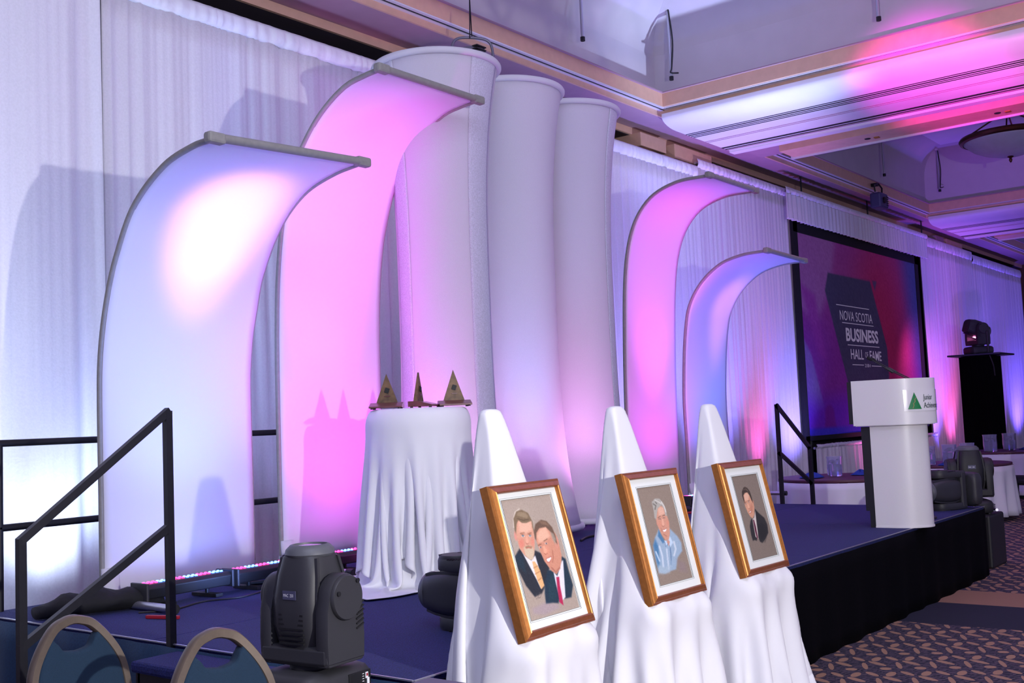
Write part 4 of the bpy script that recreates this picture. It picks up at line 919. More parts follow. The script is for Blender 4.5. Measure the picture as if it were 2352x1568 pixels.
P1 = [
 ('e', (395, 560, 95, 250), (178, 164, 148), 40, 0, .5),
 # first man: halo, jacket, shirt, tie
 ('s', [(300, 480), (300, 400), (320, 340), (360, 312)], (224, 212, 196), 3, 3),
 ('p', [(345, 670), (298, 745), (305, 830), (340, 900), (390, 1010), (470, 1115), (540, 1080), (560, 1040), (620, 850), (545, 715), (490, 690), (470, 760), (400, 730)], (34, 38, 48), 9),
 ('p', [(330, 700), (300, 750), (318, 820), (400, 900), (380, 760)], (22, 50, 66), 14, 0, .6),
 ('p', [(360, 690), (395, 740), (450, 780), (490, 735), (515, 830), (560, 1010), (530, 1040), (490, 950), (430, 830)], (222, 218, 218), 5),
 ('p', [(458, 790), (485, 790), (530, 870), (565, 1010), (535, 1045), (500, 960), (470, 850)], (222, 172, 118), 3),
 ('s', [(470, 850), (510, 830)], (170, 110, 70), 2, 3), ('s', [(480, 905), (530, 880)], (170, 110, 70), 2, 3), ('s', [(505, 965), (548, 935)], (170, 110, 70), 2, 3),
 # head
 ('e', (318, 550, 18, 48), (210, 140, 124), 6),
 ('p', [(322, 430), (310, 500), (330, 600), (350, 680), (395, 740), (445, 775), (480, 735), (490, 640), (488, 540), (475, 440), (440, 390), (360, 390)], SKIN, 5),
 ('p', [(345, 430), (350, 520), (420, 530), (470, 500), (462, 430), (400, 405)], SKL, 18, 0, .75),
 ('e', (365, 625, 26, 42), (214, 122, 104), 14, 0, .7), ('e', (472, 610, 16, 36), (216, 128, 108), 12, 0, .7),
 ('p', [(300, 400), (306, 500), (318, 540), (328, 450), (345, 415), (380, 440), (420, 440), (470, 420), (474, 480), (490, 530), (478, 430), (440, 350), (380, 320), (330, 335)], (120, 100, 76), 5),
 ('p', [(330, 370), (350, 340), (410, 345), (440, 375), (430, 400), (380, 385)], (156, 136, 108), 8, 0, .7), ('s', [(340, 400), (390, 415), (440, 408)], (84, 66, 50), 3, 3),
 ('s', [(360, 535), (395, 528)], (140, 90, 66), 3, 4), ('s', [(430, 540), (462, 530)], (140, 90, 66), 3, 4),
 ('e', (383, 556, 16, 10), (206, 188, 178), 3), ('e', (383, 556, 7, 8), (84, 120, 138), 2), ('e', (450, 556, 14, 9), (206, 188, 178), 3), ('e', (450, 556, 6, 8), (84, 120, 138), 2),
 ('s', [(367, 550), (383, 546), (399, 552)], (96, 60, 48), 2, 1.5), ('s', [(437, 550), (450, 546), (464, 551)], (96, 60, 48), 2, 1.5),
 ('p', [(412, 560), (408, 620), (428, 632), (438, 615), (425, 560)], (222, 160, 134), 4, 0, .9), ('s', [(408, 622), (420, 632), (436, 622)], (150, 84, 70), 2, 2),
 ('p', [(385, 665), (402, 650), (440, 645), (468, 660), (482, 700), (470, 770), (445, 778), (400, 735)], (202, 180, 152), 8), ('s', [(408, 668), (430, 662), (456, 668)], (176, 100, 84), 3, 5), ('p', [(398, 655), (430, 645), (466, 655), (462, 664), (430, 656), (402, 668)], (150, 120, 92), 4),
 ('s', [(475, 1115), (490, 1085), (520, 1075), (505, 1110), (480, 1135), (520, 1120), (545, 1065)], (90, 80, 76), 2, 1.5),
 # second man
 ('p', [(640, 875), (600, 870), (570, 980), (565, 1080), (572, 1180), (640, 1170), (690, 1175), (700, 1140), (770, 1130), (815, 1120), (835, 1010), (800, 880), (775, 770), (735, 745), (745, 830)], (22, 44, 62), 9),
 ('p', [(640, 880), (600, 1000), (600, 1150), (680, 1140), (670, 960)], (26, 60, 70), 16, 0, .6),
 ('p', [(655, 885), (690, 925), (740, 790), (752, 780), (760, 1120), (730, 1150), (700, 1120), (675, 1000)], (220, 216, 222), 5),
 ('p', [(680, 935), (708, 932), (712, 1010), (728, 1110), (738, 1195), (700, 1165), (686, 1040)], (176, 34, 78), 4),
 ('p', [(535, 690), (575, 790), (640, 880), (685, 910), (720, 860), (740, 745), (715, 600), (690, 540), (640, 480), (560, 470), (500, 530), (505, 600)], (200, 138, 112), 5),
 ('p', [(540, 500), (600, 470), (640, 560), (600, 600), (530, 620), (510, 560)], (226, 178, 150), 18, 0, .85),
 ('e', (600, 700, 26, 46), (222, 148, 120), 14, 0, .7), ('e', (700, 625, 15, 52), (206, 140, 120), 4, 0, .9, ),
 ('p', [(495, 580), (486, 520), (505, 450), (560, 413), (610, 425), (660, 480), (690, 560), (705, 640), (670, 590), (650, 530), (600, 478), (540, 490), (510, 530), (506, 600)], (104, 80, 64), 5),
 ('p', [(640, 520), (672, 540), (692, 590), (684, 640), (660, 590)], (160, 148, 132), 8, 0, .8), ('p', [(540, 425), (600, 428), (640, 470), (560, 450)], (136, 106, 84), 8, 0, .7),
 ('s', [(522, 645), (550, 632)], (110, 70, 52), 3, 3.5), ('s', [(578, 606), (610, 588)], (110, 70, 52), 3, 3.5),
 ('e', (543, 662, 12, 8), (206, 188, 178), 3), ('e', (545, 662, 6, 7), (70, 70, 84), 2), ('e', (598, 628, 13, 8), (206, 188, 178), 3), ('e', (600, 628, 6, 7), (70, 70, 84), 2),
 ('p', [(565, 650), (575, 715), (598, 722), (605, 700), (585, 650)], (226, 162, 132), 5, 0, .9), ('s', [(576, 718), (590, 728), (606, 716)], (150, 86, 66), 2, 2.2),
 ('p', [(594, 768), (612, 762), (640, 750), (634, 775), (618, 795), (604, 792)], (242, 238, 232), 3), ('s', [(590, 768), (615, 758), (643, 746)], (160, 74, 66), 2, 2.5), ('s', [(602, 795), (622, 800), (638, 776)], (176, 84, 76), 2, 2.5),
 ('s', [(655, 690), (660, 760), (650, 800)], (160, 96, 76), 5, 3), ('s', [(640, 850), (680, 890), (715, 850)], (164, 102, 84), 8, 6),
 ('p', [(440, 1220), (560, 1170), (690, 1180), (700, 1220), (560, 1280), (450, 1270)], (160, 142, 158), 22, 0, .5),
]
P2 = [
 ('p', [(440, 710), (395, 800), (372, 900), (390, 1020), (430, 1190), (500, 1200), (560, 1170), (620, 1150), (640, 1020), (690, 950), (680, 860), (640, 790), (555, 705), (545, 850), (470, 840)], (150, 172, 192), 12),
 ('p', [(372, 890), (395, 820), (430, 900), (440, 1100), (420, 1130)], (52, 108, 154), 16, 0, .8), ('p', [(435, 720), (425, 790), (480, 870), (500, 850), (455, 760)], (76, 122, 160), 8),
 ('s', [(440, 900), (470, 1000), (480, 1120)], (196, 208, 220), 8, 9), ('s', [(520, 930), (530, 1040), (540, 1150)], (194, 206, 218), 8, 8), ('s', [(600, 850), (620, 930), (600, 1000)], (198, 208, 218), 8, 9), ('s', [(560, 900), (570, 1010), (565, 1100)], (110, 140, 170), 5, 4), ('s', [(400, 960), (440, 1060)], (184, 204, 222), 7, 8),
 ('p', [(425, 1100), (500, 1130), (560, 1100), (550, 1190), (470, 1205), (430, 1200)], (168, 186, 196), 20, 0, .6), ('p', [(630, 1040), (720, 1080), (740, 1180), (660, 1170)], (140, 122, 126), 30, 0, .6),
 ('p', [(495, 835), (515, 910), (540, 860), (552, 925), (590, 860), (558, 790), (530, 840)], (190, 210, 228), 5), ('p', [(520, 850), (545, 900), (556, 850), (540, 830)], (200, 144, 124), 4), ('s', [(500, 850), (512, 905), (538, 868)], (70, 100, 140), 2, 2), ('s', [(553, 890), (562, 980), (566, 1050)], (86, 112, 146), 3, 2.5),
 ('e', (425, 640, 12, 34), (196, 126, 108), 4),
 ('p', [(405, 500), (404, 600), (430, 690), (470, 780), (510, 835), (545, 830), (558, 760), (552, 640), (528, 560), (490, 470), (440, 460)], (204, 148, 124), 5),
 ('p', [(430, 500), (440, 570), (480, 560), (505, 550), (490, 480), (450, 470)], (226, 180, 156), 14, 0, .8), ('e', (455, 660, 18, 40), (214, 144, 118), 12, 0, .7), ('e', (535, 650, 12, 30), (214, 140, 116), 10, 0, .7),
 ('p', [(375, 470), (366, 420), (400, 383), (450, 385), (490, 430), (520, 500), (530, 570), (512, 570), (500, 500), (470, 455), (430, 490), (420, 540), (412, 610), (392, 590), (385, 520)], (170, 166, 156), 5),
 ('s', [(400, 400), (440, 420), (470, 440)], (208, 204, 194), 4, 5), ('s', [(380, 440), (410, 460), (400, 500)], (104, 100, 92), 5, 5), ('s', [(470, 420), (500, 470), (518, 530)], (214, 210, 202), 4, 5), ('s', [(405, 420), (420, 440)], (96, 92, 86), 4, 4),
 ('s', [(432, 590), (455, 575)], (116, 88, 70), 3, 4), ('s', [(482, 570), (505, 562)], (116, 88, 70), 3, 4), ('s', [(436, 606), (450, 602), (462, 606)], (90, 76, 76), 2, 2.6), ('s', [(484, 596), (496, 590), (506, 594)], (90, 76, 76), 2, 2.6),
 ('p', [(470, 600), (474, 670), (492, 685), (500, 668), (486, 600)], (224, 168, 142), 4), ('s', [(474, 676), (488, 688), (502, 674)], (160, 92, 76), 2, 2),
 ('p', [(480, 722), (500, 722), (522, 706), (518, 728), (504, 742), (490, 740)], (244, 240, 234), 2.5), ('s', [(478, 720), (500, 718), (524, 702)], (156, 76, 66), 2, 2), ('s', [(460, 700), (474, 740)], (164, 104, 84), 4, 2.5), ('s', [(490, 770), (520, 790)], (170, 110, 90), 5, 4),
]
P3 = [
 ('p', [(512, 668), (560, 720), (630, 780), (665, 860), (676, 960), (640, 1040), (600, 1085), (570, 1070), (545, 1000), (528, 1060), (505, 1050), (480, 1060), (460, 990), (444, 880), (455, 810), (478, 780), (500, 790)], (38, 36, 38), 8),
 ('p', [(540, 860), (600, 840), (660, 900), (650, 1000), (590, 1060)], (22, 22, 26), 18, 0, .6),
 ('p', [(478, 790), (500, 780), (515, 690), (530, 830), (545, 960), (548, 1040), (515, 1010), (495, 900)], (206, 194, 186), 4), ('p', [(484, 800), (498, 800), (520, 880), (545, 1020), (536, 1045), (510, 950)], (98, 40, 60), 3), ('s', [(505, 860), (530, 980)], (58, 24, 44), 2, 2.5),
 ('e', (488, 600, 11, 34), (200, 134, 108), 4),
 ('p', [(362, 480), (368, 560), (390, 640), (420, 710), (455, 765), (482, 785), (505, 740), (505, 640), (490, 580), (470, 540), (440, 470), (400, 455)], (206, 150, 120), 5),
 ('p', [(375, 490), (385, 560), (430, 560), (440, 490), (405, 465)], (228, 184, 156), 12, 0, .8), ('e', (470, 660, 18, 50), (184, 118, 92), 12, 0, .6), ('e', (425, 660, 12, 20), (222, 160, 130), 8, 0, .7),
 ('p', [(352, 500), (350, 450), (370, 405), (388, 392), (420, 410), (450, 450), (475, 530), (492, 600), (470, 560), (445, 500), (420, 462), (385, 470), (368, 500), (380, 560), (388, 610), (368, 560)], (60, 48, 40), 4), ('s', [(370, 430), (400, 425), (425, 445)], (110, 92, 78), 4, 4), ('s', [(385, 400), (420, 430), (440, 470)], (92, 76, 64), 3, 3),
 ('s', [(384, 592), (402, 580)], (90, 60, 46), 2, 2.6), ('s', [(422, 570), (444, 562)], (90, 60, 46), 2, 2.6), ('e', (397, 604, 8, 5), (206, 188, 178), 2), ('e', (397, 604, 4, 5), (70, 76, 86), 1.5), ('e', (436, 582, 9, 5), (206, 188, 178), 2), ('e', (437, 582, 4, 5), (70, 76, 86), 1.5),
 ('p', [(415, 600), (422, 655), (440, 664), (446, 650), (428, 600)], (226, 170, 138), 3), ('s', [(424, 660), (436, 668), (448, 656)], (150, 90, 66), 2, 1.8),
 ('p', [(438, 704), (452, 696), (464, 690), (460, 706), (448, 716)], (238, 228, 218), 2), ('s', [(434, 704), (450, 692), (466, 684)], (160, 70, 62), 2, 2.2), ('s', [(442, 720), (456, 718), (466, 700)], (172, 84, 74), 2, 2.5),
 ('s', [(585, 1080), (600, 1060), (620, 1078), (640, 1050), (632, 1085), (660, 1020)], (70, 62, 58), 2, 1.4),
]
easel_set(0, 3.33, 2.44, .774, .037, .262, 'three-legged wooden easel under the leftmost white cloth', 'white linen cloth draped over the easel nearest the camera, leftmost of three',
 'gold-framed pastel portrait of two men in dark suits, one with a red tie', [(183, 240), (650, 185), (887, 1210), (418, 1338)], [(18, 108), (713, 60), (1000, 1305), (400, 1497)], P1, (166, 150, 136), 21)
easel_set(1, 4.234, 2.45, .760, -.012, .225, 'three-legged wooden easel under the middle white cloth', 'white linen cloth draped over the middle easel of three',
 'gold-framed pastel portrait of a grey-haired man in a light blue shirt', [(197, 275), (560, 235), (797, 1235), (437, 1335)], [(22, 118), (622, 80), (925, 1365), (362, 1525)], P2, (142, 126, 112), 34)
easel_set(2, 5.14, 2.46, .755, -.033, .225, 'three-legged wooden easel under the rightmost white cloth', 'white linen cloth draped over the rightmost easel of three, beside the stage front',
 'gold-framed pastel portrait of a dark-haired man in a black suit', [(213, 268), (535, 238), (787, 1225), (475, 1305)], [(40, 110), (582, 85), (912, 1355), (385, 1500)], P3, (128, 114, 102), 47)

# ------------------------------------------------------------ trophy table
TX, TY, TZ = 4.92, 4.62, SZ+1.035
tb = thing('cocktail_table', 'tall round cocktail table hidden under white cloths on the stage', 'table', (TX, TY, SZ))
b = MB(); b.lathe([(.005, TZ-.03), (.295, TZ-.03), (.30, TZ-.02), (.30, TZ-.008), (.292, TZ), (.005, TZ)], 48, (TX, TY, 0)); b.build('tabletop', tray_m, tb, smooth=True)
b = MB(); b.tube([(TX, TY, SZ+.03), (TX, TY, TZ-.03)], .035, 14); b.build('pedestal', blacks_m, tb, smooth=True)
b = MB(); b.lathe([(.27, SZ+.002), (.285, SZ+.012), (.27, SZ+.03), (.08, SZ+.045), (.04, SZ+.07)], 40, (TX, TY, 0)); b.build('base_plate', mat('brown_black_metal', (52, 36, 46), .45, .3, var=.1), tb, smooth=True)
def table_cloth(Lc, rot, seed, zt, name, label, R_=.30, stiff=.08):
    n_ = 75; u = np.linspace(-Lc/2, Lc/2, n_); U_, V_ = np.meshgrid(u, u); c_, s_ = math.cos(rot), math.sin(rot)
    X_ = U_*c_-V_*s_; Y_ = U_*s_+V_*c_; r = np.hypot(X_, Y_); an = np.arctan2(Y_, X_)
    Z_ = np.where(r < R_, zt, zt-(r-R_)*.03); k = 1+0*r
    P = np.stack([X_*k, Y_*k, Z_], -1)
    def collide(P, Q):
        rr = np.hypot(P[..., 0], P[..., 1])
        lim = np.where(P[..., 2] > zt-.12, R_+.004, R_*.93); m = (rr < lim) & (r > R_-.005)
        if m.any():
            f_ = (lim/np.maximum(rr, 1e-6))[m]; P[..., 0][m] *= f_; P[..., 1][m] *= f_; Q[m] = Q[m]*.5+P[m]*.5
        col_floor(P, Q, .012+SZ, .08)
    P = solve_cloth(P, Lc/(n_-1), Lc/(n_-1), 150, collide, 8, seed, bend=stiff, pin=(r < R_-.005, np.stack([X_, Y_, np.full_like(X_, zt)], -1)[r < R_-.005]))
    P = smooth_cloth(P, 1); b = cloth_mesh(P); o = b.build(name, cloth_m, None, world=False, smooth='all', sub=1); o.location = (TX, TY, 0)
    q = o.modifiers.new('t', 'SOLIDIFY'); q.thickness = .003; q.offset = 0
    return tag(o, label, 'tablecloth')
table_cloth(1.80, .35, 5, TZ+.006, 'under_cloth', 'lower white cloth hanging below the top cloth of the trophy table', .306)
table_cloth(1.95, 1.05, 8, TZ+.016, 'table_cloth', 'white cloth with long pointed corners draped over the tall trophy table', .322)
# trophies
def trophy(label, x, y, rz, hgt=.15):
    t = thing('trophy', label, 'trophy', (x, y, TZ+.0195), rz, 'trophies on the cocktail table'); t.scale = (1.18,)*3
    b = MB()      # bevelled wooden base
    b.add([(-.085, -.07, .006), (.085, -.07, .006), (.085, .06, .006), (-.085, .06, .006), (-.085, -.07, .014), (.085, -.07, .014), (.085, .01, .034), (.085, .06, .034), (-.085, .06, .034), (-.085, .01, .034)],
      [(0, 3, 2, 1), (0, 1, 5, 4), (1, 2, 7, 6, 5), (2, 3, 8, 7), (3, 0, 4, 9, 8), (4, 5, 6, 9), (9, 6, 7, 8)])
    b.build('wooden_base', walnut_m, t, world=False, bevel=.001)
    b = MB()
    for x_ in (-.07, .07):
        for y_ in (-.055, .045): b.lathe([(.008, 0), (.008, .006)], 8, (x_, y_, 0))
    b.each('felt_foot', darkp_m, t, world=False)
    b = MB(); b.add([(-.055, .018, .034), (.055, .018, .034), (.0, .022, .034+hgt), (-.055, .040, .034), (.055, .040, .034), (.0, .030, .034+hgt)], [(0, 1, 2), (5, 4, 3), (0, 2, 5, 3), (1, 4, 5, 2), (0, 3, 4, 1)])
    b.build('triangle_plate', trophy_m, t, world=False)
    b = MB(); b.box((.002, .0165, .034+hgt*.42), (.022, .004, .026), Matrix.Rotation(.35, 3, 'Y')); b.build('black_emblem', slot_m, t, world=False)
    b = MB(); b.box((.002, .0158, .034+hgt*.22), (.03, .003, .005)); b.build('engraved_strip', walnut_m, t, world=False)
    return t
trophy('veined triangular trophy on a wooden base, leftmost of the three on the table', TX-.17, TY+.10, -.9)
trophy('veined triangular trophy seen edge-on, middle of the three on the table', TX-.02, TY-.07, .45)
trophy('veined triangular trophy nearest the table edge, rightmost of the three', TX+.15, TY-.17, -.75, .16)

# ------------------------------------------------------------ lectern
LX, LY = 8.72, 2.99
lc = thing('lectern', 'white curved lectern with a green triangle sign and two gooseneck microphones', 'lectern', (LX, LY, SZ))
def plan(a, by, back, n_=28):      # D-shaped plan: straight sides then half ellipse at the front (-y)
    p = [(-a, back)]+[(-a*math.cos(t), -by*math.sin(t)) for t in np.linspace(0, PI, n_)]+[(a, back)]; return p
def shell(a, by, back, z0, z1, nm, th=.02):
    o_ = plan(a, by, back); i_ = plan(a-th, by-th, back)
    ring = [(LX+x, LY+y) for x, y in o_]+[(LX+x, LY+y) for x, y in i_[::-1]]
    b = MB(); n_ = len(ring); b.add([(x, y, z0) for x, y in ring]+[(x, y, z1) for x, y in ring], [(k, (k+1) % n_, n_+(k+1) % n_, n_+k) for k in range(n_)]+[(k, k+1, n_-2-k, n_-1-k) for k in range(n_//2-1)][::1]+[(n_+k, n_+n_-1-k, n_+n_-2-k, n_+k+1) for k in range(n_//2-1)])
    return b.build(nm, lect_m, lc, smooth=True)
UA, UB, UK = .26, .31, .25
shell(UA, UB, UK, SZ+.80, SZ+1.155, 'desk_shell'); shell(.185, .235, .15, SZ+.012, SZ+.80, 'pedestal_shell')
b = MB(); pts = plan(UA-.018, UB-.018, UK-.01); b.prism([(LX+x, LY+y) for x, y in pts], SZ+.795, SZ+.81, 'z'); b.build('desk_floor', lect_m, lc)
b = MB(); b.add([(LX+x, LY+y, SZ+1.125-(.10*(y+.34)/.62)) for x, y in pts]+[(LX+x, LY+y, SZ+1.10-(.10*(y+.34)/.62)) for x, y in pts], [tuple(range(len(pts))), tuple(range(len(pts), 2*len(pts)))[::-1]]); b.build('reading_top', darkp_m, lc)
for x in (-1, 1):
    b = MB(); b.b2((LX+x*UA-.004*x, LY+UK, SZ+.815), (LX+x*(UA-.05), LY+UK+.035, SZ+1.15)); b.build('rear_edge', darkp_m, lc)
    b = MB(); b.b2((LX+x*.187, LY+.15, SZ+.13), (LX+x*.13, LY+.22, SZ+.79)); b.build('rear_edge', darkp_m, lc)
b = MB(); b.b2((LX-.19, LY+.152, SZ), (LX+.19, LY+.19, SZ+.14)); b.build('kick_board', darkp_m, lc)
b = MB(); b.prism([(LX+x, LY+y) for x, y in plan(.19, .24, .15)], SZ, SZ+.012, 'z'); b.build('base_rim', lect_m, lc)
# sign wrapped round the front
ctr = [(-UA*math.cos(t), -UB*math.sin(t)) for t in np.linspace(0, PI, 400)]; cl = np.r_[0, np.cumsum([math.dist(ctr[i], ctr[i+1]) for i in range(399)])]; mid = cl[-1]/2; ctr = np.array(ctr)
def wrap(s, h, off):
    q = mid+s; x = np.interp(q, cl, ctr[:, 0]); y = np.interp(q, cl, ctr[:, 1]); nx_, ny_ = x/UA**2, y/UB**2; l = math.hypot(nx_, ny_)
    return (LX+x+nx_/l*off, LY+y+ny_/l*off, SZ+.80+h)
def wrapped(poly_v, faces, off, nm, m): b = MB(); b.add([wrap(x, y, off) for x, y in poly_v], faces); return b.build(nm, m, lc)
def wrect(x0, x1, y0, y1, off, nm, m):
    n_ = 16; v = []; fs = []
    for i in range(n_+1):
        for h in (y0, y1):
            for o_ in (off-.0008, off): v.append(wrap(x0+(x1-x0)*i/n_, h, o_))
    for i in range(n_): a = i*4; fs += [(a+1, a+5, a+7, a+3), (a, a+4, a+5, a+1), (a+2, a+3, a+7, a+6)]
    b = MB(); b.add(v, fs); return b.build(nm, m, lc, smooth=True)
SGX = -.30
wrect(SGX, SGX+.44, .10, .265, .003, 'sign_plate', mat('sign_acrylic', (232, 230, 228), .12, var=.01, coat=.6))
v = []; fs = []
for i in range(11):
    for k in range(9): q = 1-i/10; v.append((SGX+.082+(-.052+.105*k/8)*q, .115+.013*i))
for i in range(10):
    for k in range(8): a = i*9+k; fs.append((a, a+1, a+10, a+9))
wrapped(v, fs, .0055, 'green_triangle', green_m)
b = MB(); pts_ = [(SGX+.066, .122), (SGX+.076, .145), (SGX+.072, .158), (SGX+.086, .172), (SGX+.084, .190), (SGX+.096, .205)]
for p, q in zip(pts_[:-1], pts_[1:]): b.add([wrap(p[0]-.003, p[1], .0066), wrap(p[0]+.003, p[1], .0066), wrap(q[0]+.003, q[1], .0066), wrap(q[0]-.003, q[1], .0066)], [(0, 1, 2, 3)])
b.build('tan_runner_streak', tan_m, lc)
for body, y in (('Junior', .185), ('Achievement', .122)):
    vs, fs = text_mesh(body, .062, .62, .95); wrapped([(SGX+.155+x, y+yy) for x, yy in vs], fs, .0064, 'lettering', mat('print_green_black', (24, 60, 44), .5, var=.02))
for k, (dx, dy, hz) in enumerate(((-.03, .02, .17), (.05, .0, .165))):
    b = MB(); p = [(LX+dx+.03, LY-.16, SZ+1.10), (LX+dx, LY-.13, SZ+1.15), (LX+dx-.03, LY+.02, SZ+1.24), (LX+dx-.05, LY+.14, SZ+1.155+hz)]
    b.tube(p, .0045, 8); mc = b.build('microphone_gooseneck', darkp_m, lc, smooth=True)
    b = MB(); d = (Vector(p[3])-Vector(p[2])).normalized(); a = Vector(p[3]); b.tube([a-d*.012, a, a+d*.03, a+d*.038], [.006, .013, .013, .006], 12); b.build('foam_windscreen', blackc_m, mc, smooth=True)
    b = MB(); b.tube([Vector(p[2])-d*.05, Vector(p[2])+d*.02], .010, 8); b.build('joint_sleeve', darkp_m, mc, smooth=True)

# ------------------------------------------------------------ banquet chairs
def spline(P, per=8):
    P = [np.array(p, float) for p in P]; out = []
    for i in range(len(P)-1):
        p0, p1, p2, p3 = P[max(0, i-1)], P[i], P[i+1], P[min(len(P)-1, i+2)]
        for u in np.linspace(0, 1, per+1)[:-1]: out.append(.5*((2*p1)+(-p0+p2)*u+(2*p0-5*p1+4*p2-p3)*u*u+(-p0+3*p1-3*p2+p3)*u**3))
    return out+[P[-1]]
def chair(label, loc, rz, sc_=1.0):
    t = thing('banquet_chair', label, 'chair', loc, rz, 'teal banquet chairs')
    t.scale = (sc_*.94, sc_, sc_)
    def by(z): return .02-.10*max(0, (z-.45))/.45*-1        # back leans away
    half = [(.155, .40), (.172, .52), (.186, .62), (.188, .71), (.176, .78), (.136, .85), (.078, .912), (.028, .932), (0, .936)]
    R_ = spline([(x, z) for x, z in half], 6); path = [(-p[0], p[1]) for p in R_]+[(p[0], p[1]) for p in R_[::-1][1:]]
    b = MB(); rg = []
    for i, (x, z) in enumerate(path):
        a = path[max(0, i-1)]; c = path[min(len(path)-1, i+1)]; tx, tz = c[0]-a[0], c[1]-a[1]; l = math.hypot(tx, tz); nx_, nz_ = -tz/l, tx/l
        rg.append([(x+nx_*u, by(z)+v, z+nz_*u) for u, v in ((-.012, -.018), (.012, -.018), (.016, -.011), (.016, .011), (.012, .018), (-.012, .018), (-.016, .011), (-.016, -.011))])
    b.loft(rg); b.build('back_frame', chairframe_m, t, world=False, smooth=True)
    # cushion: outline inside the frame with a scooped hand hole at the top
    ins = [(p[0]-.014 if p[0] > .02 else p[0], p[1]) for p in R_ if p[1] < .885 and p[1] > .50]
    top = spline([(ins[-1][0]-.004, ins[-1][1]-.006), (.078, .868), (.056, .842), (0, .832)], 5)
    rh = ins+[(p[0], p[1]) for p in top[1:]]
    poly = [(x, z) for x, z in rh]+[(-x, z) for x, z in rh[::-1][1:]]
    cz = .68; b = MB(); rg = []
    for k, off in ((.90, -.024), (.97, -.021), (1., -.010), (1., .010), (.97, .020), (.90, .023)):
        rg.append([(x*k, by(z)+off, cz+(z-cz)*k) for x, z in poly])
    b.loft(rg); b.build('back_cushion', chairfab_m, t, world=False, smooth='all')
    b = MB(); rg = []
    for z, k in ((.42, .95), (.435, 1), (.47, 1), (.49, .93)):
        ring = []
        for a in np.linspace(0, 2*PI, 41)[:-1]:
            c_, s_ = math.cos(a), math.sin(a); q = (abs(c_)**5+abs(s_)**5)**(-.2); ring.append((.215*k*q*c_, -.21+.205*k*q*s_, z))
        rg.append(ring)
    b.loft(rg); b.build('seat_cushion', chairfab_m, t, world=False, smooth=True)
    b = MB(); b.b2((-.19, -.39, .395), (.19, -.02, .42)); b.build('seat_frame', chairframe_m, t, world=False, bevel=.006)
    for s in (-1, 1):
        b = MB(); b.tube([(s*.175, .02, .42), (s*.18, .05, 0)], .0125, 8); b.build('leg', chairframe_m, t, world=False, smooth=True)
        b = MB(); b.tube([(s*.19, -.38, .40), (s*.20, -.41, 0)], .0125, 8); b.build('leg', chairframe_m, t, world=False, smooth=True)
    return t
chair('teal-cushioned banquet chair with bronze frame, left one, at the bottom left corner', (2.07, 3.50, 0), .06)
chair('teal-cushioned banquet chair with bronze frame, right one, in front of the big moving lamp', (2.13, 2.79, 0), -.06)

# ------------------------------------------------------------ lamp tower
tw = thing('lamp_tower', 'black draped truss tower with a flat shelf, right of the screen', 'tower', (22.9, 6.1, 0))
TWX, TWY = 22.9, 6.1
b = MB()
for dx in (-.26, .26):
    for dy in (-.26, .26): b.tube([(TWX+dx, TWY+dy, .02), (TWX+dx, TWY+dy, 2.5)], .025, 8)
b.each('truss_leg', blacks_m, tw)
G = np.zeros((5, 120, 3))
for i in range(120):
    a = 2*PI*i/119; q = (abs(math.cos(a))**8+abs(math.sin(a))**8)**(-1/8); rr_ = .33*q*(1+.03*math.sin(a*24))
    for j in range(5): G[j, i] = (TWX+rr_*math.cos(a), TWY+rr_*math.sin(a), .01+2.49*j/4)
b = MB(); b.grid(G); b.build('black_sleeve', skirt_m, tw, smooth='all', solid=.004)
b = MB(); b.box((TWX+.1, TWY, 2.53), (1.1, 1.0, .035)); b.build('shelf', mat('blue_black_shelf', (36, 36, 66), .5, var=.1), tw, bevel=.01)
b = MB(); b.box((TWX, TWY, .012), (.9, .9, .02)); b.build('base_plate', blacks_m, tw)
moving_head('moving-head lamp glowing pink on top of the black tower right of the screen', (TWX-.05, TWY, 2.548), 2.4, -1.9, 1.35, lit=True)
b = MB(); b.box((TWX-.29, TWY-.25, 2.77), (.05, .04, .44)); tag(origin(b.build('power_box', darkp_m, bevel=.01), (TWX-.29, TWY-.25, 2.548)), 'narrow dark box standing on the tower shelf left of the pink lamp', 'box')
light('tower_lamp', 'SPOT', (TWX+.1, TWY+.25, 2.9), 120, (1, .15, .55), (TWX+1.0, 7.7, 2.0), .1, 120, 1)
cable('thin dark cable hanging from the left edge of the tower shelf', [(TWX-.42, TWY-.3, 2.5), (TWX-.36, TWY-.34, 2.3), (TWX-.30, TWY-.34, 2.1)], .012)

# ------------------------------------------------------------ guest tables beyond the stage
def guest_table(label, clabel, cx, cy, R_, zt=.76, seed=1, bare=0):
    t = thing('round_table', label, 'table', (cx, cy, 0), group='guest tables')
    b = MB(); b.lathe([(.01, zt-.03), (R_-.005, zt-.03), (R_, zt-.015), (R_-.005, zt), (.01, zt)], 56, (cx, cy, 0)); b.build('tabletop', tray_m, t, smooth=True)
    b = MB(); b.tube([(cx, cy, .02), (cx, cy, zt-.03)], .05, 12); b.lathe([(.35, 0), (.35, .02), (.06, .05)], 24, (cx, cy, 0)); b.build('pedestal', blacks_m, t)
    G = np.zeros((9, 260, 3)); rs = random.Random(seed); ph = rs.random()*6
    for i in range(260):
        a = 2*PI*i/259
        for j in range(9):
            q = j/8; rr_ = R_+.01+.10*q*(.5+.5*math.sin(a*17+ph+.7*math.sin(3*a)))-.04*q; G[8-j, i] = (cx+rr_*math.cos(a), cy+rr_*math.sin(a), zt-.035-(zt-.10)*q)
    b = MB(); b.grid(G); o = b.build('table_skirt_cloth', cloth_m, smooth='all', solid=.004); tag(origin(o, (cx, cy, .05)), clabel, 'tablecloth')
    return t
guest_table('round wooden-topped table at the right rear end of the stage, below the screen', 'white cloth hanging round the table below the screen', 12.75, 5.05, .76, seed=2)
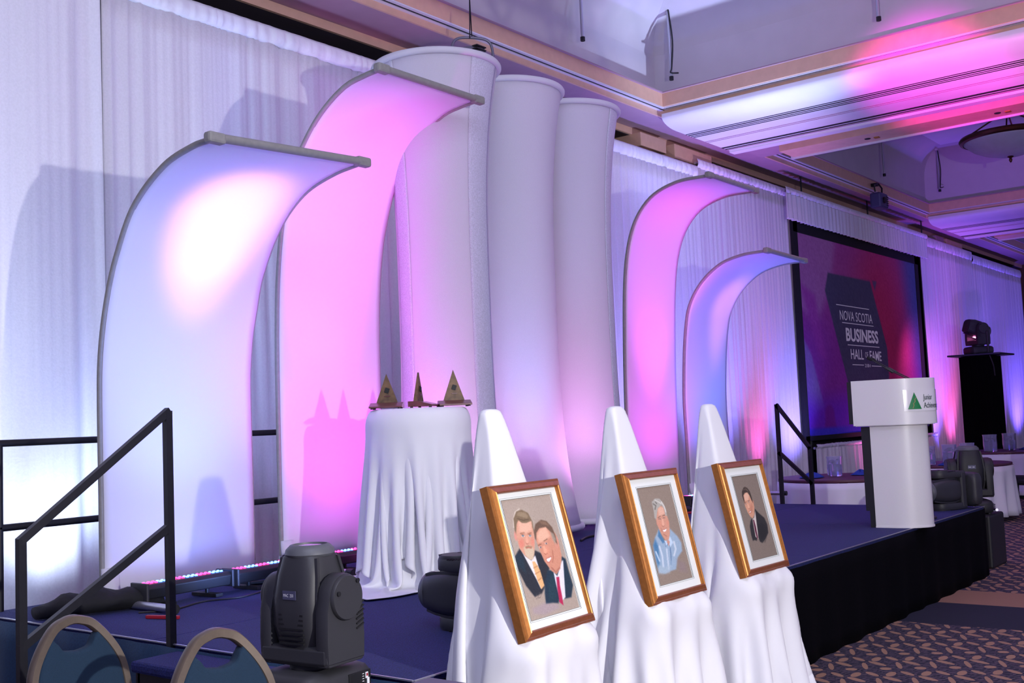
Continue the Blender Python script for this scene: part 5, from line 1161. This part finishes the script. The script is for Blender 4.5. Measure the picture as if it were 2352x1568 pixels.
guest_table('round table seen between the lectern and the dark lamps', 'white cloth on the table right behind the lectern', 15.6, 4.62, .76, seed=5)
guest_table('round table at the right edge of the picture by the lamp tower', 'white cloth on the table at the right edge of the picture', 19.6, 4.9, .76, seed=9)
def pitcher(label, x, y, z=.762, s=1.0, fl=.6):
    t = thing('glass_pitcher', label, 'pitcher', (x, y, z), group='glass water pitchers'); t.scale = (s,)*3
    b = MB(); b.lathe([(.0001, .002), (.060, .002), (.068, .012), (.072, .08), (.070, .16), (.074, .19), (.071, .19), (.067, .16), (.068, .08), (.062, .016), (.0001, .014)], 28, cap=False); b.build('glass_body', glass_m, t, world=False, smooth=True)
    b = MB(); b.lathe([(.0001, .016), (.061, .016), (.066, .08), (.0655, .19*fl), (.0001, .19*fl)], 24, cap=False); b.build('water', mat('iced_water', (200, 205, 240), .05, var=.01, alpha=.8), t, world=False, smooth=True)
    b = MB(); b.tube([tuple(p) for p in spline([(.068, 0, .155), (.115, 0, .15), (.125, 0, .10), (.105, 0, .055), (.068, 0, .05)], 6)], .008, 8); b.build('handle', glass_m, t, world=False, smooth=True)
    b = MB(); rs = random.Random(int(x*10))
    for k in range(6): b.box((rs.uniform(-.035, .035), rs.uniform(-.035, .035), .19*fl+.008+rs.random()*.02), (.028, .028, .024), Euler((rs.random(), rs.random(), rs.random())).to_matrix())
    b.build('ice_cubes', glass_m, t, world=False, kind='stuff'); return t
pitcher('glass water pitcher in the middle of the table below the screen', 12.75, 5.15, s=1.25)
pitcher('glass water pitcher nearest the lectern on the table below the screen', 12.95, 4.68, s=1.25)
pitcher('glass water pitcher just right of the lectern, leftmost of that table', 15.0, 4.75, s=1.35)
pitcher('glass water pitcher in the middle of the table right of the lectern', 15.5, 4.62, s=1.35)
pitcher('glass water pitcher rightmost on the table right of the lectern', 16.0, 4.52, s=1.35)
pitcher('left glass pitcher on the table at the right edge of the picture', 19.0, 5.0, s=1.5)
pitcher('right glass pitcher on the table at the right edge of the picture', 19.6, 4.85, s=1.5)
def napkin(label, x, y, z=.763, r=.2, m=napkin_m):
    b = MB(); G = np.zeros((9, 20, 3)); rs = random.Random(int(x*7+y*3))
    ph = rs.random()*6
    for j in range(9):
        for i in range(20):
            a = 2*PI*i/19; q = j/8; G[j, i] = (r*q*math.cos(a)*(1+.2*math.sin(2*a+ph)), r*q*math.sin(a)*.7, .045*(1-q**2)*(1+.4*math.sin(3*a+ph))+.002)
    b.grid(G); o = b.build('napkin', m, None, world=False, smooth='all', solid=.003); o.location = (x, y, z+.004); return tag(o, label, 'napkin')
napkin('bright blue folded napkin at the left of the table below the screen', 12.45, 5.32)
napkin('dark blue napkin between the two pitchers below the screen', 12.98, 4.93, r=.15)
napkin('blue napkin on the table right of the lectern', 15.05, 4.45, r=.25)
napkin('blue napkin at the right edge of the picture', 19.9, 4.6, r=.25)
# black-covered chair backs at the right edge
def dark_chair(label, x, y, rz, h=1.0):
    t = thing('black_chair', label, 'chair', (x, y, 0), rz)
    b = MB(); rg = []
    for z, w_, d_ in ((.44, .24, .05), (.60, .245, .05), (.80, .24, .045), (.93, .20, .04), (h, .12, .03), (h+.015, .05, .02)):
        rg.append([(w_*(abs(math.cos(a))**.6)*(1 if math.cos(a) > 0 else -1), .02+.06*(z-.44)+d_*math.sin(a), z) for a in np.linspace(0, 2*PI, 25)[:-1]])
    b.loft(rg); b.build('backrest', blackc_m, t, world=False, smooth=True)
    b = MB(); b.b2((-.23, -.44, .40), (.23, .02, .47)); b.build('seat', blackc_m, t, world=False, bevel=.03)
    for sx in (-.2, .2):
        for sy in (-.4, .0): b = MB(); b.tube([(sx, sy, .4), (sx*1.05, sy*1.04, 0)], .014, 8); b.build('leg', blacks_m, t, world=False)
    return t
dark_chair('black chair back at the right edge, in front of the table', 16.4, 3.55, 2.6)
dark_chair('black chair tucked at the table behind the upright dark lamp', 17.3, 3.95, 2.9)
cable('small coil of black cable on the stage beside the lectern foot', [(9.1, 2.95, SZ+.008), (9.3, 2.92, SZ+.008), (9.45, 3.0, SZ+.008), (9.3, 3.1, SZ+.008), (9.15, 3.02, SZ+.008)], .009)
b = MB(); b.box((10.3, 5.1, SZ+.015), (.09, .12, .035)); tag(origin(b.build('small_connector_box', darkp_m, bevel=.008), (10.3, 5.1, SZ)), 'small dark connector box on the rear right stage edge', 'box')

# ------------------------------------------------------------ things on the ceiling
ch = thing('ceiling_bowl_light', 'large hanging alabaster bowl light with bronze rim at the upper right', 'ceiling light', (20.2, 4.62, 5.75))
c0 = (20.2, 4.62, 0); ZR = 6.16
b = MB(); b.lathe([(.74, ZR-.03), (.70, ZR-.06), (.60, ZR-.15), (.44, ZR-.23), (.24, ZR-.29), (.05, ZR-.31), (.0001, ZR-.31)], 56, c0, cap=False); b.build('glass_bowl', bowl_m, ch, smooth='all', solid=.008)
b = MB(); b.lathe([(.75, ZR-.04), (.80, ZR-.02), (.82, ZR+.02), (.80, ZR+.055), (.74, ZR+.06), (.72, ZR+.03), (.73, ZR-.02)], 64, c0, cap=False); b.build('bronze_rim', brass_m, ch, smooth=True)
b = MB(); b.lathe([(.03, ZR-.30), (.055, ZR-.325), (.02, ZR-.35), (.03, ZR-.385), (.015, ZR-.42), (.001, ZR-.43)], 16, c0, cap=False); b.build('finial', brass_m, ch, smooth=True)
for a in (.3, 1.87, 3.44, 5.0):
    b = MB(); b.tube([(c0[0]+.78*math.cos(a), c0[1]+.78*math.sin(a), ZR+.05), (c0[0], c0[1], ZR+.50)], .014, 8); b.build('suspension_rod', brass_m, ch)
b = MB(); b.tube([(c0[0], c0[1], ZR+.45), (c0[0], c0[1], ZC)], .03, 10); b.lathe([(.001, ZC-.03), (.12, ZC-.02), (.13, ZC)], 20, c0); b.lathe([(.001, ZR+.44), (.06, ZR+.47), (.05, ZR+.54), (.001, ZR+.55)], 14, c0, cap=False); b.build('stem', brass_m, ch)
def drop(label, x, y, z0, z1, cab=True):
    t = thing('drop_pipe', label, 'pipe', (x, y, z0))
    b = MB(); b.tube([(x, y, z0), (x, y, z1)], .022, 10); b.build('pipe', alu_m, t, smooth=True)
    b = MB(); b.lathe([(.12, z1-.012), (.09, z1-.03), (.03, z1-.05)], 20, (x, y, 0)); b.build('ceiling_flange', white_m, t, smooth=True)
    if cab:
        P = spline([(x-.03, y-.02, z1-.06), (x+.0, y-.045, (z0+z1)/2), (x-.03, y-.03, z0+.12), (x-.10, y-.05, z0+.02), (x+.10, y-.05, z0+.06)], 6); b = MB(); b.tube([tuple(p) for p in P], .011, 7); b.build('cable', darkp_m, t, smooth=True)
    b = MB(); b.tube([(x, y, z0-.05), (x, y, z0)], .03, 8); b.build('hook_clamp', blacks_m, t)
drop('pipe with cable dropping from the ceiling panel at the near coffer corner', 12.70, 7.05, 6.12, ZC)
drop('thin pipe hanging in the near coffer above the middle column', 10.9, 7.25, 6.25, ZC, False)
drop('pipe hanging in the second coffer at its far corner', 24.0, 6.95, 6.2, ZC)
drop('thin pipe hanging near the middle of the second coffer wall', 21.0, 7.1, 6.1, ZC, False)
drop('thin pipe hanging at the near end of the second coffer', 17.6, 7.1, 6.15, ZC, False)
drop('thin pipe hanging in front of the first cross beam coffer wall', 12.75, 4.25, 6.2, ZC, False)
for i, (x, y) in enumerate(((15.65, 5.5), (15.65, 3.7))):
    t = thing('sprinkler', ['round black ceiling sprinkler with brass plate, left one on the beam edge', 'round black ceiling sprinkler with brass plate, right one on the beam edge'][i], 'sprinkler', (x, y, 5.5))
    b = MB(); b.lathe([(.04, 5.492), (.045, 5.499)], 16, (x, y, 0)); b.build('black_rose', slot_m, t)
    b = MB(); b.box((x+.02, y-.13, 5.494), (.08, .07, .012)); b.build('brass_plate', mat('old_brass', (170, 120, 40), .5, .3), t)
# small lamp hung over the left column
fx = thing('hanging_spot_lamp', 'small grey spot lamp in a bent yoke hanging above the left fabric column', 'stage light', (7.85, 6.5, 5.3))
def spx(x, y, z): return (x, y, z)
b = MB(); q0 = [(-.20, 0, -.12), (-.20, 0, .06), (-.15, 0, .15), (0, 0, .17), (.15, 0, .15), (.20, 0, .06), (.20, 0, -.12)]
FX, FY, FZ = 7.92, 6.55, 5.12
fx.location = (FX, FY, FZ-.1); b.tube([(FX+x*.8, FY-x*.6, FZ+z) for x, y, z in spline(q0, 5)], .014, 8); b.build('yoke', mat('grey_lamp_metal', (110, 108, 125), .45, .4), fx, smooth=True)
b = MB(); b.lathe([(.001, -.16), (.10, -.15), (.14, -.08), (.14, .02), (.12, .08), (.001, .10)], 24, (FX, FY, FZ-.03), cap=False); b.build('lamp_body', mat('grey_lamp_metal', (110, 108, 125), .45, .4), fx, smooth=True)
b = MB()
for k in range(3): b.box((FX-.04, FY-.12, FZ-.0+.03*k-.02), (.14, .06, .01))
b.each('vent_slot', slot_m, fx)
b = MB(); b.tube([(FX, FY, FZ+.16), (FX+.05, FY+.05, FZ+.60)], .006, 6); b.tube([(FX-.03, FY, FZ+.16), (FX+.05, FY+.05, FZ+.60)], .006, 6); b.each('safety_cable', blacks_m, fx)
b = MB(); b.tube([(FX+.42+.16*math.cos(a), FY+.1+.1*math.sin(a), FZ-.25+.02*math.cos(a)) for a in np.linspace(0, 2*PI, 25)[:-1]], .011, 8, closed=True); b.build('cable_coil', darkp_m, fx, smooth=True)
hl = thing('hanging_wash_lamp', 'small blue-grey wash lamp clamped under the second coffer edge', 'stage light', (20.6, 7.15, 5.3))
b = MB(); b.box((20.6, 7.1, 5.50), (.42, .22, .30)); b.build('lamp_body', mat('blue_grey_metal', (78, 74, 120), .5, .2, var=.1), hl, bevel=.04)
b = MB(); b.tube([(20.42, 7.1, 5.66), (20.38, 7.1, 5.78), (20.62, 7.1, 5.85), (20.8, 7.1, 5.78), (20.78, 7.1, 5.66)], .016, 8); b.b2((20.56, 7.1, 5.80), (20.64, 7.225, 5.86)); b.build('clamp', blacks_m, hl)
b = MB(); b.lathe([(.06, 0), (.06, .03)], 16, (20.55, 6.99, 5.5), 'y'); b.build('lens', slot_m, hl)
b = MB()
for k in range(5): b.box((20.74, 6.985, 5.42+.04*k), (.10, .01, .012))
b.each('vent_slot', slot_m, hl)
# lighting truss over the audience side (out of frame above): it breaks up the front lamp on the coffer
tr_ = thing('lighting_truss', 'aluminium box lighting truss hanging above the camera, out of the picture', 'truss', (2.6, 1.0, 3.35))
b = MB(); ty, tz = 1.0, 3.52
for dy in (-.15, .15):
    for dz in (-.15, .15): b.tube([(.2, ty+dy, tz+dz), (5.1, ty+dy, tz+dz)], .025, 8)
b.each('chord', alu_m, tr_)
b = MB()
for k in range(14):
    x = .2+k*4.9/14; w2 = 4.9/14
    for dy in (-.15, .15): b.tube([(x, ty+dy, tz-.15), (x+w2/2, ty+dy, tz+.15), (x+w2, ty+dy, tz-.15)], .013, 6)
    b.tube([(x, ty-.15, tz-.15), (x+w2, ty+.15, tz-.15)], .013, 6)
b.build('lacing', alu_m, tr_)
for x in (.6, 4.6):
    b = MB(); b.tube([(x, ty, tz+.15), (x, ty, ZC)], .012, 6); b.build('hoist_cable', blacks_m, tr_)
